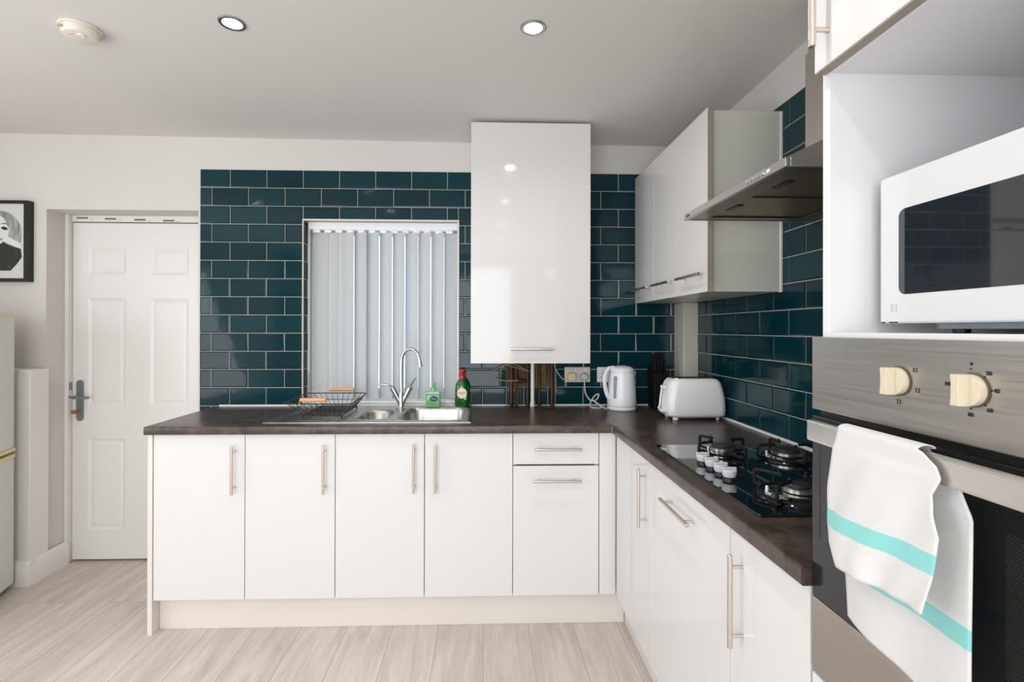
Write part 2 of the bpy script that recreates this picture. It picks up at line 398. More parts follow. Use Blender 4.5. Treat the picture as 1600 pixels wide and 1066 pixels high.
# right wall tiling
oR = lambda k: .3478 + (0 if k % 2 == 0 else PX/2)     # u = -y
tile_obj(tiles_bm(oR, [(0.0, 1.962, .934, TT)], lambda u, d, z: (-d, -u, z)), wall_right)
b = MB(); b.box(-.0050, 0, -1.96, 0, .90, TT, 0); b.obj('grout', M_grout, wall_right)
# bare patch behind the pipes
b = MB(); b.box(PL, PR_, -.003, 0, 1.034, ZS, .0005); b.obj('bare_board', M_brown, wall_back)
b = MB(); b.box(-.905, -.828, -.006, -.002, 1.036, 1.20, .0005); b.obj('painted_board', M_ochre, wall_back)

# ------------------------------------------------------------ door, frame, skirting, boxing
door = D.objects.new('door_1', None); C.objects.link(door); door.location = (-3.595, .15, 0)
struct(door, 'white six panel interior door in a deep recess beyond the fridge'); door['category'] = 'door'
def panel_door(x0, x1, z0, z1, y):
    b = MB(); xs = [(x0+.088, x0+.305), (x0+.445, x0+.667)]; zs = [(.183, .721), (.911, 1.543), (1.679, 1.841)]
    fr = y; rec = y+.008
    b.box(x0, x1, rec, y+.04, z0, z1, .001)
    cuts_x = [x0, xs[0][0], xs[0][1], xs[1][0], xs[1][1], x1]; 
    for a, c in ((x0, xs[0][0]), (xs[0][1], xs[1][0]), (xs[1][1], x1)): b.box(a, c, fr, rec+.001, z0, z1, 0)
    for (a, c) in xs:
        prev = z0
        for (p, q) in zs: b.box(a, c, fr, rec+.001, prev, p, 0); prev = q
        b.box(a, c, fr, rec+.001, prev, z1, 0)
        for (p, q) in zs:   # moulding slope and raised field
            w = .018; o_ = [(a, p), (c, p), (c, q), (a, q)]; i_ = [(a+w, p+w), (c-w, p+w), (c-w, q-w), (a+w, q-w)]; j_ = [(a+w*1.9, p+w*1.9), (c-w*1.9, p+w*1.9), (c-w*1.9, q-w*1.9), (a+w*1.9, q-w*1.9)]
            for r in range(4):
                s2 = (r+1) % 4
                b.quad((o_[r][0], fr, o_[r][1]), (o_[s2][0], fr, o_[s2][1]), (i_[s2][0], rec-.0015, i_[s2][1]), (i_[r][0], rec-.0015, i_[r][1]))
                b.quad((i_[r][0], rec-.0015, i_[r][1]), (i_[s2][0], rec-.0015, i_[s2][1]), (j_[s2][0], fr+.003, j_[s2][1]), (j_[r][0], fr+.003, j_[r][1]))
            b.quad(*[(u, fr+.003, v) for u, v in j_])
    return b
panel_door(-3.59, -2.83, .012, 1.984, .15).obj('door_panel', M_trim, door, smooth=20)
h = MB(); h.prism(rrect(-3.562+.0, -3.524, .824, 1.063, .019), 0, .010, M=Matrix(((1, 0, 0, 0), (0, 0, -1, .15), (0, 1, 0, 0), (0, 0, 0, 1)))); hp = h.obj('door_handle', M_grey, door)
h = MB(); h.cyl((-3.543, .145, .966), (-3.543, .098, .966), .010); h.tube([(-3.578, .108, .972), (-3.560, .098, .967), (-3.543, .095, .966), (-3.50, .095, .965), (-3.459, .099, .964)], .0085, radii=[.004, .007, .009, .008, .007]); h.obj('lever', M_grey, hp)
h = MB(); h.cyl((-3.543, .142, .880), (-3.543, .125, .880), .009); h.box(-3.576, -3.545, .118, .122, .868, .890, .0015); h.obj('key', mat('brass_key', srgb(165, 128, 96), .35, metal=.7), hp)
h = MB(); h.box(-3.5975, -3.592, .128, .149, 1.005, 1.05, .001); h.obj('latch_plate', M_grey, door)
b = MB(); b.box(DX0-.0, -3.593, .12, .196, 0, DZ, .002); b.box(-2.826, DX1, .12, .196, 0, DZ, .002); b.box(-3.593, -2.826, .145, .196, 1.990, DZ, .002)
tr = struct(b.obj('trim_3', M_trim))
# printed sealing tape above the door
b = MB()
random.seed(11)
for i, x in enumerate((-3.565, -3.405, -3.235, -3.07)):
    z = 2.012-.004*i
    for j in range(7):
        b.box(x+j*.0093, x+j*.0093+.0068, .1440, .1452, z-.005, z+.005, 0)
    b.box(x+.075, x+.095, .1442, .1452, z-.006, z-.0045, 0)
b.obj('tape_marks', mat('faded_print', srgb(70, 66, 62), .7), tr)
b = MB(); b.box(-3.592, -2.83, .1452, .146, 1.991, 2.024, 0); b.obj('sealing_tape', mat('sealing_tape', srgb(214, 207, 196), .6), tr)
# boxing with ledge and skirting, left of the door
b = MB(); b.box(XL, -3.596, -.118, .0, 0, 1.144, .003); struct(b.obj('trim_4', M_trim))
b = MB(); b.prism([(-.139, 0), (-.139, .10), (-.130, .118), (-.122, .131), (-.10, .131), (-.10, 0)], XL, -3.5823, M=Matrix(((0, 0, 1, 0), (1, 0, 0, 0), (0, 1, 0, 0), (0, 0, 0, 1))))
b.prism([(-3.582, 0), (-3.582, .10), (-3.590, .118), (-3.597, .131), (-3.605, .131), (-3.605, 0)], -.1387, .12, M=Matrix(((1, 0, 0, 0), (0, 0, 1, 0), (0, 1, 0, 0), (0, 0, 0, 1))))
struct(b.obj('baseboard_left', M_trim))
b = MB(); b.box(XL, -3.85, REAR, REAR+.016, 0, .13, .003); b.box(-.75, 0, REAR, REAR+.016, 0, .13, .003); struct(b.obj('baseboard_rear', M_trim))
# corner pipe boxing
b = MB(); b.box(-.088, -.001, -.142, -.001, .9305, 1.514, .003); struct(b.obj('trim_5', mat('pipe_boxing_board', srgb(205, 203, 190), .3, coat=.3)))

# ------------------------------------------------------------ handles
def bar_handle(parent, c, axis, out, L=.22, sp=.16, off=.031, R=.006, m=None, name='handle'):
    """axis: direction of the bar; out: outward normal; c: point on the door face"""
    c = Vector(c); a = Vector(axis).normalized(); n = Vector(out)
    b = MB(); b.cyl(c+n*off-a*L/2, c+n*off+a*L/2, R, seg=16, bev=.001)
    for s_ in (-1, 1): b.cyl(c+a*s_*sp/2-n*.0005, c+a*s_*sp/2+n*(off-.002), R*.72, seg=12)
    return b.obj(name, m or M_handle, parent)

# ------------------------------------------------------------ base units, back run
YF = -.580; XF = -.580; DT = .019           # door faces
ZB, ZT, ZD = .154, .8925, .893               # doors
CG = 'white gloss base cupboards under the worktop'
def carcass(parent, x0, x1, y0, y1, z0, z1, openside):
    """board box with an open face"""
    b = MB(); t = .016
    b.box(x0, x1, y0, y1, z0, z0+t, .0005)
    if x1-x0 > .7: b.box(x0+t, x1-t, y0, y0+.018, z1-.06, z1, .0005)      # open top under the sink bowls
    else: b.box(x0, x1, y0, y1, z1-t, z1, .0005)
    if openside == 'y':
        b.box(x0, x0+t, y0, y1, z0+t, z1-t, .0005); b.box(x1-t, x1, y0, y1, z0+t, z1-t, .0005); b.box(x0+t, x1-t, y1-.006, y1, z0+t, z1-t, 0)
    else:
        b.box(x0, x1, y0, y0+t, z0+t, z1-t, .0005); b.box(x0, x1, y1-t, y1, z0+t, z1-t, .0005); b.box(x1-.006, x1, y0+t, y1-t, z0+t, z1-t, 0)
    return b.obj('carcass', M_carc, parent)
def slab(parent, x0, x1, y0, y1, z0, z1, name='door', lip=None):
    b = MB(); b.box(x0, x1, y0, y1, z0, z1, .0012, 2)
    o = b.obj(name, M_gloss, parent)
    return o
xd = [-2.652, -2.2497, -1.8497, -1.4497, -1.0497, -.6497]
g = .0016
def back_unit(label, x0, x1, doors, group=None):
    t = thing('base_cabinet', label, 'cabinet', ((x0+x1)/2, -.29, 0), group)
    carcass(t, x0+.0005, x1-.0005, YF+DT+.002, -.02, .150, .892, 'y')
    for (a, c, z0, z1, hx, hz, hd, nm) in doors:
        d = slab(t, a+g, c-g, YF, YF+DT, z0, z1, nm)
        bar_handle(d, (hx, YF, hz), (0, 0, 1) if hd == 'v' else (1, 0, 0), (0, -1, 0), L=.218)
    return t
back_unit('white gloss single door base cabinet at the left end, beside the panelled door', xd[0], xd[1], [(xd[0], xd[1], ZB, ZT, -2.294, .739, 'v', 'door')])
back_unit('white gloss single door base cabinet below the wire dish rack, second from the left', xd[1], xd[2], [(xd[1], xd[2], ZB, ZT, -1.894, .739, 'v', 'door')])
back_unit('white gloss double door base cabinet under the sink bowls, handles side by side', xd[2], xd[4], [(xd[2], xd[3], ZB, ZT, -1.495, .740, 'v', 'door'), (xd[3], xd[4], ZB, ZT, -1.399, .739, 'v', 'door')])
back_unit('white gloss base cabinet with one drawer above a door, next to the corner', xd[4], xd[5]-.006, [(xd[4], xd[5]-.006, .7505, ZT, -.847, .823, 'h', 'drawer'), (xd[4], xd[5]-.006, ZB, .7425, -.850, .680, 'h', 'door')])
b = MB(); b.box(xd[5]-.004, XF+.001, YF, YF+DT, ZB, ZT, .001); b.box(xd[5]-.004, XF+.30, YF+DT, -.02, .15, .892, .001)
tag(centre(b.obj('corner_filler_panel', M_gloss)), 'narrow white gloss filler panel between the drawer cabinet and the right run', 'panel')
# end panel and plinths
b = MB(); b.box(-2.675, -2.6535, -.583, -.008, 0.0, .8925, .001)
tag(centre(b.obj('end_panel', M_cream)), 'cream end panel closing the left end of the base cabinets', 'panel')
b = MB(); b.hull([(-2.6525, y, z) for y in (-.532, -.516) for z in (.0, .149)]+[(-.5265, y, z) for y in (-.532, -.516) for z in (.0, .149)])
tag(centre(b.obj('plinth', M_cream)), 'long cream plinth board at floor level below the sink side cabinets', 'plinth')
b = MB(); b.box(-.5245, -.508, -1.938, -.534, 0, .149, .0008)
tag(centre(b.obj('plinth', M_cream)), 'cream plinth board at floor level below the hob side cupboards', 'plinth')

# ------------------------------------------------------------ base units, right run
def right_unit(label, y0, y1, hy, hz, hd, name='base_cabinet', cat='cabinet'):
    t = thing(name, label, cat, (-.29, (y0+y1)/2, 0))
    carcass(t, XF+DT+.002, -.02, y1+.0005, y0-.0005, .150, .892, 'x')
    d = slab(t, XF, XF+DT, y1+g, y0-g, ZB, ZT)
    bar_handle(d, (XF, hy, hz), (0, 0, 1) if hd == 'v' else (0, 1, 0), (-1, 0, 0), L=.216 if hd == 'v' else .222)
    return t
right_unit('white gloss corner cupboard on the right run with a vertical handle by the inside corner', -.602, -1.0395, -1.018, .7425, 'v')
right_unit('white gloss cupboard with a wide door and sloping horizontal handle under the hob', -1.0405, -1.6395, -1.350, .8145, 'h')
right_unit('narrow white gloss cupboard nearest the oven, long vertical handle, hob side', -1.6405, -1.9405, -1.702, .734, 'v')

# ------------------------------------------------------------ worktop
ZW0, ZW = .894, .930
def worktop():
    b = MB()
    # hole-less slabs arranged round the sink and hob cut-outs
    SX0, SX1, SY0, SY1 = -2.175, -1.262, -.505, -.045
    # front edge is a rounded post-formed nose
    nose = lambda a, r=.010: [(a, ZW0), (a-.0, ZW0)]
    R = .005
    prof = [(0, ZW0), (-.595, ZW0)] + [(-.595-R*math.sin(t), ZW0+R-R*math.cos(t)) for t in [PI/2*i/4 for i in range(1, 5)]] + [(-.595-R*math.cos(t), ZW-R+R*math.sin(t)) for t in [PI/2*i/4 for i in range(0, 5)]]
    front = [( -SY0, 0)]
    # front strip (y from SY0 to -.6) along the back run
    pf = [(SY0, ZW0)] + prof[1:] + [(SY0, ZW)]
    b.prism(pf, -2.682, -.60, M=Matrix(((0, 0, 1, 0), (1, 0, 0, 0), (0, 1, 0, 0), (0, 0, 0, 1))))
    for x0, x1, y0, y1 in ((-2.682, SX0, SY0, -.001), (SX1, -.60, SY0, -.001), (SX0, SX1, SY1, -.001)): b.box(x0, x1, y0, y1, ZW0, ZW, 0)
    # right run: nose along x=-.6
    pr = [(-.505, ZW0)] + prof[1:] + [(-.505, ZW)]
    b.prism(pr, -1.944, -.60, M=Matrix(((1, 0, 0, 0), (0, 0, 1, 0), (0, 1, 0, 0), (0, 0, 0, 1))))
    HY0, HY1 = -1.69, -1.03
    for x0, x1, y0, y1 in ((-.505, -.001, HY1, -.60), (-.505, -.001, -1.944, HY0), (-.06, -.001, HY0, HY1), (-.60, -.001, -.60, -.001)): b.box(x0, x1, y0, y1, ZW0, ZW, 0)
    return b.obj('worktop', M_top)
wt = tag(worktop(), 'dark brown laminate worktop running in an L along both tiled walls', 'worktop')
b = MB(); b.box(-2.66, -1.34, -.014, -.0095, ZW, ZW+.0095, .001); b.box(-1.33, -1.06, -.014, -.004, ZW, ZW+.008, .001); b.box(-.775, -.09, -.014, -.004, ZW, ZW+.008, .001); b.box(-.0165, -.004, -1.94, -.145, ZW, ZW+.011, .002)
b.obj('sealant_bead', M_caulk, wt)
b = MB()
for (x0, y0, x1, y1) in ((-.6115, -.6115, -.612, -.6122),):
    b.box(-.603, -.597, -.6004, -.598, ZW0+.004, ZW-.004, 0)
b.obj('joint_strip', M_edge, wt)
# chipped lighter end of the laminate by the oven
# ------------------------------------------------------------ sink
def sink():
    t = thing('kitchen_sink', 'stainless steel one and a half bowl sink with drainer set in the worktop', 'sink', (-1.72, -.28, ZW))
    X0, X1, Y0, Y1, zt = -2.198, -1.243, -.523, -.022, ZW+.0045
    bowls = [(-1.815, -1.640, -.455, -.165, .09, .085, 5), (-1.598, -1.268, -.475, -.085, .07, .16, 6)]
    # deck built as a grid heightfield: drainer grooves + bowls
    bm_ = bmesh.new(); nx, ny = 191, 101
    def inside(x, y, bw):
        x0, x1, y0, y1, r, dp, _ = bw; cx, cy = (x0+x1)/2, (y0+y1)/2; hx, hy = (x1-x0)/2, (y1-y0)/2
        qx, qy = abs(x-cx)-(hx-r), abs(y-cy)-(hy-r)
        return math.hypot(max(qx, 0), max(qy, 0))+min(max(qx, qy), 0)-r
    V = []
    for i in range(nx):
        col = []
        for j in range(ny):
            x = X0+(X1-X0)*i/(nx-1); y = Y0+(Y1-Y0)*j/(ny-1)
            ed = min(x-X0, X1-x, y-Y0, Y1-y)
            z = zt - .004*max(0, 1-ed/.006) + .0012*math.exp(-((ed-.012)/.006)**2) - .001*min(1, max(0, (ed-.02)/.02))
            for bw in bowls:
                s_ = inside(x, y, bw)
                if s_ < 0:
                    q = min(1, -s_/.055); z = zt-.001-bw[5]*(1-(1-q)**2.6) - .0
                elif s_ < .012: z += .0012*math.sin(PI*s_/.012)
            if -2.16 < x < -1.86 and -.47 < y < -.09:
                e2 = min(1, min(x+2.16, -1.86-x, y+.47, -.09-y)/.02)
                z += e2*(-.0035+.003*math.cos(2*PI*(y)/.030))
            col.append(bm_.verts.new((x, y, z)))
        V.append(col)
    for i in range(nx-1):
        for j in range(ny-1): bm_.faces.new((V[i][j], V[i+1][j], V[i+1][j+1], V[i][j+1]))
    mb = MB(); mb.b.free(); mb.b = bm_
    mb.obj('sink_deck', M_sink, t, smooth=75)
    for (cx, cy, z) in ((-1.728, -.31, zt-.086), (-1.433, -.28, zt-.161)):
        d = MB(); d.lathe([(0, .001), (.018, .001), (.024, .003), (.036, .003), (.040, .0)], c=(cx, cy, z)); d.obj('drain', M_chrome, t)
    d = MB(); d.box(X0, X1, Y0-.0006, Y0+.002, ZW+.0003, zt-.001, .0005); d.obj('rolled_rim', mat('rim_steel', (.8, .8, .79), .2, metal=1), t)
    return t
sink()
# mixer tap
def tap():
    bx, by, z0 = -1.628, -.135, ZW+.0045
    t = thing('mixer_tap', 'chrome swan neck mixer tap with two lever handles behind the sink', 'tap', (bx, by, z0))
    b = MB(); b.lathe([(0, 0), (.026, 0), (.026, .005), (.019, .010), (.0165, .03), (.0165, .055), (.0135, .075), (.012, .09), (0, .092)], c=(bx, by, z0)); b.obj('tap_body', M_chrome, t)
    pts = [(bx, by, z0+.07), (bx, by, z0+.25)]
    Rr = .055
    dx, dy = math.cos(-.35), math.sin(-.35)
    for i in range(1, 15):
        a = PI*i/15*1.02; pts.append((bx+dx*Rr*(1-math.cos(a)), by+dy*Rr*(1-math.cos(a)), z0+.25+Rr*1.35*math.sin(a)))
    e = Vector(pts[-1]); d_ = (e-Vector(pts[-2])).normalized(); pts.append(tuple(e+d_*.012))
    # start with denser column
    full = [(bx, by, z0+.07+.18*i/6) for i in range(6)] + pts[1:]
    b = MB(); b.tube(full, .0095, seg=16); b.obj('spout', M_chrome, t)
    e = Vector(full[-1]); b = MB(); b.cyl(e-d_*.012, e+d_*.022, .0125, seg=20); b.obj('aerator', M_chrome, t)
    for s_, lev in ((-1, [(-.040, .118), (-.062, .130), (-.118, .136)]), (1, [(.040, .118), (.055, .142), (.062, .154), (.074, .166)])):
        b = MB(); p0 = Vector((bx+s_*.004, by, z0+.028)); p1 = Vector((bx+s_*.046, by, z0+.112))
        b.cyl(p0, p1, .0125, .0155, seg=20); b.cyl(p1-(p1-p0).normalized()*.003, p1+(p1-p0).normalized()*.010, .0165, .012, seg=20)
        q = [(bx+a+(-.006 if s_ < 0 else .006), by-.004-abs(i)*.006, z0+c) for i, (a, c) in enumerate(lev)]
        q = [tuple(p1)]+q
        b.tube(q, .006, seg=12, radii=[.009, .0075]+[.0058]*(len(q)-2)); b.obj('tap_lever', M_chrome, t)
tap()

# ------------------------------------------------------------ dish rack
def rack():
    z0 = ZW+.0055
    t = thing('dish_rack', 'black wire dish rack with two wooden handles standing on the drainer', 'dish rack', (-1.97, -.28, z0))
    rim = [Vector((-2.145, -.440, z0+.072)), Vector((-1.815, -.462, z0+.072)), Vector((-1.822, -.085, z0+.078)), Vector((-2.148, -.085, z0+.078))]
    base = [Vector((-2.055, -.42, z0+.012)), Vector((-1.862, -.435, z0+.012)), Vector((-1.868, -.135, z0+.014)), Vector((-2.06, -.13, z0+.014))]
    def loop(c, n=6, r=.03):
        out = []
        for i in range(4):
            p, a, q = c[i], c[i-1], c[(i+1) % 4]
            u = (a-p).normalized()*r; w = (q-p).normalized()*r
            for k in range(n+1):
                s_ = k/n; out.append((p+u)*(1-s_)**2+p*2*s_*(1-s_)+(p+w)*s_**2)
        return out
    b = MB(); b.tube(loop(rim), .0026, closed=True); b.obj('rim_wire', M_wire, t)
    b = MB(); b.tube(loop(base), .0022, closed=True)
    L = lambda a, c, s_: a*(1-s_)+c*s_
    for i in range(1, 12):
        s_ = i/12; b.tube([L(base[0], base[1], s_), L(base[3], base[2], s_)], .0013, seg=6)
    for i in range(1, 14):
        s_ = i/14; b.tube([L(base[0], base[3], s_), L(base[1], base[2], s_)], .0013, seg=6)
    # plate prongs
    for i in range(1, 12):
        for q in (.36, .60):
            p = L(L(base[0], base[1], i/12), L(base[3], base[2], i/12), q)
            b.tube([p+Vector((-.005, 0, 0)), p+Vector((0, 0, .034)), p+Vector((.005, 0, 0))], .0013, seg=6)
    for p in base: b.cyl(p+Vector((0, 0, .002)), p-Vector((0, 0, .012 if p.y < -.3 else .014)), .004, seg=10)
    b.obj('basket_floor', M_wire, t)
    b = MB()
    for i in range(4):
        for k in range(1, 10):
            s_ = k/10; b.tube([L(rim[i], rim[(i+1) % 4], s_), L(base[i], base[(i+1) % 4], s_)], .0014, seg=6)
        m0 = [L(rim[j], base[j], .5) for j in (i, (i+1) % 4)]; b.tube(m0, .0013, seg=6)
    b.obj('basket_sides', M_wire, t)
    for (xa, xb, y, zr) in ((-2.052, -1.930, -.452, .072), (-2.020, -1.893, -.085, .078)):
        b = MB()
        for x in (xa-.004, xb+.004): b.tube([(x, y, z0+zr), (x, y-.004, z0+zr+.014), (x+(.008 if x < (xa+xb)/2 else -.008), y-.004, z0+zr+.020)], .002, seg=8)
        b.cyl((xa, y-.004, z0+zr+.020), (xb, y-.004, z0+zr+.020), .0095, seg=18); 
        o = b.obj('handle', M_wood, t); o['label'] = 'round wooden handle'
rack()

# ------------------------------------------------------------ bottles
def soap():
    x, y, z = -1.462, -.066, ZW+.0035
    t = thing('soap_bottle', 'small clear green hand soap bottle on the back ledge of the sink', 'soap bottle', (x, y, z))
    g_ = mat('green_soap', srgb(140, 222, 140), .12, trans=.4); top = mat('clear_green_plastic', srgb(205, 232, 205), .15, trans=.5)
    b = MB(); b.prism(rrect(x-.041, x+.041, y-.022, y+.022, .012), z, z+.068, bev=.003); b.obj('liquid', g_, t)
    b = MB(); b.prism(rrect(x-.0405, x+.0405, y-.0215, y+.0215, .012), z+.0685, z+.086, bev=.004); b.lathe([(0, .0855), (.015, .0855), (.014, .096), (0, .096)], c=(x, y, z)); b.obj('shoulder', top, t)
    b = MB(); b.lathe([(0, .095), (.017, .095), (.017, .108), (.008, .111), (.006, .122), (.013, .123), (.014, .132), (0, .133)], c=(x, y, z)); b.tube([(x, y, z+.128), (x+.004, y-.018, z+.127), (x+.006, y-.028, z+.121)], .0045); b.obj('pump_top', mat('pale_green_pump', srgb(120, 205, 130), .3), t)
    M = face_y(x+.004, y-.0235, z+.048)
    b = MB(); b.lathe([(0, 0), (.0225, 0), (.0225, .0012), (0, .0012)], sx=1, sy=.66, M=M, seg=32); lb = b.obj('label', mat('navy_label', srgb(16, 34, 100), .4), t); lb['label'] = 'dark blue oval label with white lettering'
    text('lettering', 'Carex', .0115, face_y(x+.004, y-.0255, z+.048), M_plast, lb)
def washup():
    x, y, z = -1.302, -.062, ZW+.0035
    t = thing('dish_soap_bottle', 'dark green washing-up liquid bottle with a red cap on the sink ledge', 'detergent bottle', (x, y, z))
    gm = mat('deep_green_liquid', srgb(0, 98, 30), .1, coat=.6, trans=.15)
    b = MB(); b.lathe([(0, 0), (.036, 0), (.041, .005), (.042, .03), (.040, .07), (.041, .105), (.037, .125), (.026, .145), (.017, .153), (.016, .158), (0, .158)], c=(x, y, z), sy=.62, seg=36); b.obj('bottle_body', gm, t)
    b = MB(); b.lathe([(0, .155), (.0175, .155), (.0185, .163), (.017, .171), (.010, .176), (.0085, .183), (.015, .187), (.0185, .195), (.018, .203), (.012, .209), (0, .210)], c=(x, y, z)); b.obj('cap', mat('red_cap', srgb(200, 24, 40), .35), t)
    M = face_y(x-.001, y-.0263, z+.078)
    b = MB(); b.lathe([(0, 0), (.027, 0), (.027, .0012), (0, .0012)], sy=1.08, M=M, seg=32); lb = b.obj('label', mat('cream_label', srgb(240, 225, 210), .45), t); lb['label'] = 'cream round label with red lettering'
    text('lettering', 'FAIRY', .0185, face_y(x-.001, y-.0280, z+.078), mat('red_ink', srgb(205, 40, 50), .5), lb)
    b = MB(); b.prism([(.012, -.030), (.026, -.012), (.024, -.034), (.016, -.040)], 0, .0008, M=face_y(x-.001, y-.0276, z+.078)); b.obj('leaf_mark', mat('mint_ink', srgb(150, 215, 180), .5), lb)
soap(); washup()

# ------------------------------------------------------------ vertical blind
def blind():
    t = thing('vertical_blind', 'closed light grey vertical blind hanging in the tiled window recess', 'blind', (-1.76, .05, WZ1))
    b = MB(); b.box(-2.190, -1.335, .040, .084, 1.936, 1.978, .004, 2)
    for i in range(13): b.box(-2.165+i*.0635, -2.125+i*.0635, .046, .074, 1.918, 1.938, .006, 2)
    b.obj('headrail', M_plast, t)
    vm = D.materials.new('blind_fabric'); vm.use_nodes = True; nt = vm.node_tree; p = nt.nodes['Principled BSDF']
    p.inputs['Base Color'].default_value = (.68, .70, .71, 1); p.inputs['Roughness'].default_value = .9
    tr_ = nt.nodes.new('ShaderNodeBsdfTranslucent'); tr_.inputs[0].default_value = (.62, .67, .70, 1)
    mx = nt.nodes.new('ShaderNodeMixShader'); mx.inputs[0].default_value = .30; out = nt.nodes['Material Output']
    nt.links.new(p.outputs[0], mx.inputs[1]); nt.links.new(tr_.outputs[0], mx.inputs[2]); nt.links.new(mx.outputs[0], out.inputs[0])
    xs = [-2.172, -2.116, -2.065, -2.009, -1.936, -1.862, -1.789, -1.714, -1.641, -1.565, -1.49, -1.415]
    slit = [0, 0, 0, .0022, .0030, .0030, .0024, .0028, .0012, .0030, .0014, .0024]
    for i, xe in enumerate(xs):
        w = .089; b = MB(); n = 10; pa = []
        pitch = (xs[i+1] if i+1 < len(xs) else -1.345)-xe
        ang = math.radians(7)
        if slit[i] and i+1 < len(xs):      # vanes turned so that a sliver of daylight shows beside each one
            ang = next(math.radians(q/4) for q in range(20, 200) if w*(math.cos(math.radians(q/4))-(CX-xe)/2.93*math.sin(math.radians(q/4))) < pitch-slit[i]*1.9)
        for k in range(n+1):
            s_ = k/n; u = w*s_; bow = .004*4*s_*(1-s_)
            pa.append((xe+u*math.cos(ang)-bow*math.sin(ang), .078-u*math.sin(ang)-bow))
        bm_ = b.b; zz = (.962, 1.922)
        fr = [[bm_.verts.new((x, y, z)) for x, y in pa] for z in zz]; bk = [[bm_.verts.new((x, y+.0005, z)) for x, y in pa] for z in zz]
        for k in range(n):
            bm_.faces.new((fr[0][k], fr[0][k+1], fr[1][k+1], fr[1][k])); bm_.faces.new((bk[0][k+1], bk[0][k], bk[1][k], bk[1][k+1]))
        vmx = b
        # bottom weight pocket
        b.tube([(q[0], q[1]+.0002, .9625) for q in pa[1:-1]], .0006, seg=6)
        b.obj('blind_vane', vm, t, smooth=60)
    b = MB(); b.cyl((-2.181, .034, 1.115), (-2.181, .034, 1.935), .0028, seg=8); b.obj('wand', M_plast, t)
blind()

# ------------------------------------------------------------ boiler cupboard and pipes
def boiler():
    x0, x1, yf = -1.249, -.641, -.322
    t = thing('boiler_cupboard', 'tall white gloss wall cupboard with one door hiding the boiler, beside the window', 'cupboard', ((x0+x1)/2, -.15, 1.192))
    b = MB(); tt = .016
    b.box(x0+.006, x0+.006+tt, yf+DT+.001, -.01, 1.215, 2.40, .0005); b.box(x1-.006-tt, x1-.006, yf+DT+.001, -.01, 1.215, 2.40, .0005); b.box(x0+.0065+tt, x1-.0065-tt, yf+DT+.001, -.01, 2.384, 2.40, .0005)
    b.obj('carcass', M_carc, t)
    d = slab(t, x0, x1, yf, yf+DT, 1.192, 2.413)
    bar_handle(d, (-.940, yf, 1.264), (1, 0, 0), (0, -1, 0), L=.218)
    b = MB(); b.box(x0+.06, x1-.06, -.25, -.012, 1.30, 2.0, .01, 2); b.obj('boiler_casing', M_plast, t)
boiler()
PG = 'copper heating pipes under the boiler'
def pipe(x, r, y, lab, m=M_copper, name='copper_pipe', z1=1.30, grp=PG):
    b = MB(); b.cyl((x, y, ZW+.0005), (x, y, z1), r, seg=16)
    tag(centre(b.obj(name, m)), lab, 'pipe', grp)
pipe(-1.026, .011, -.030, 'thick brown copper pipe furthest left below the boiler cupboard')
pipe(-.999, .007, -.028, 'thin copper pipe close beside the leftmost thick one')
pipe(-.934, .009, -.022, 'copper pipe just left of the white waste pipe')
pipe(-.868, .009, -.026, 'dark copper pipe just right of the white waste pipe')
pipe(-.796, .010, -.026, 'brown copper pipe furthest right below the boiler cupboard, by the sockets')
b = MB(); b.cyl((-.909, -.056, ZW+.0005), (-.909, -.056, 1.30), .0105, seg=18); b.cyl((-.909, -.056, ZW+.0005), (-.909, -.056, ZW+.03), .0135, seg=18)
tag(centre(b.obj('waste_pipe', M_plast)), 'white plastic pipe dropping from the boiler cupboard to the worktop', 'pipe')
b = MB(); b.cyl((-1.01, -.046, 1.076), (-.945, -.046, 1.070), .007, seg=12); b.cyl((-.985, -.046, 1.074), (-.965, -.046, 1.072), .011, seg=12)
tag(centre(b.obj('pipe_coupling', M_copper)), 'short horizontal copper coupling between the left pipes', 'pipe fitting')
def cr(P, n=8):
    """Catmull-Rom through points"""
    P = [Vector(p) for p in P]; P = [P[0]*2-P[1]]+P+[P[-1]*2-P[-2]]; o = []
    for i in range(1, len(P)-2):
        for k in range(n):
            s_ = k/n; o.append(.5*((2*P[i])+(P[i+1]-P[i-1])*s_+(2*P[i-1]-5*P[i]+4*P[i+1]-P[i+2])*s_**2+(3*P[i]-P[i-1]-3*P[i+1]+P[i+2])*s_**3))
    return o+[P[-2]]
b = MB(); b.tube(cr([(-.93, -.042, 1.13), (-1.02, -.052, 1.17), (-1.09, -.035, 1.155), (-1.13, -.025, 1.12), (-1.11, -.03, 1.085), (-1.04, -.05, 1.075), (-.99, -.058, 1.08)]), .0035, seg=8)
b.tube(cr([(-1.07, -.04, 1.168), (-1.02, -.055, 1.155), (-.95, -.05, 1.135), (-.93, -.045, 1.125)]), .003, seg=8)
tag(centre(b.obj('loose_cable', M_cable2)), 'dusty looped cable tangled round the left pipes under the boiler', 'cable')

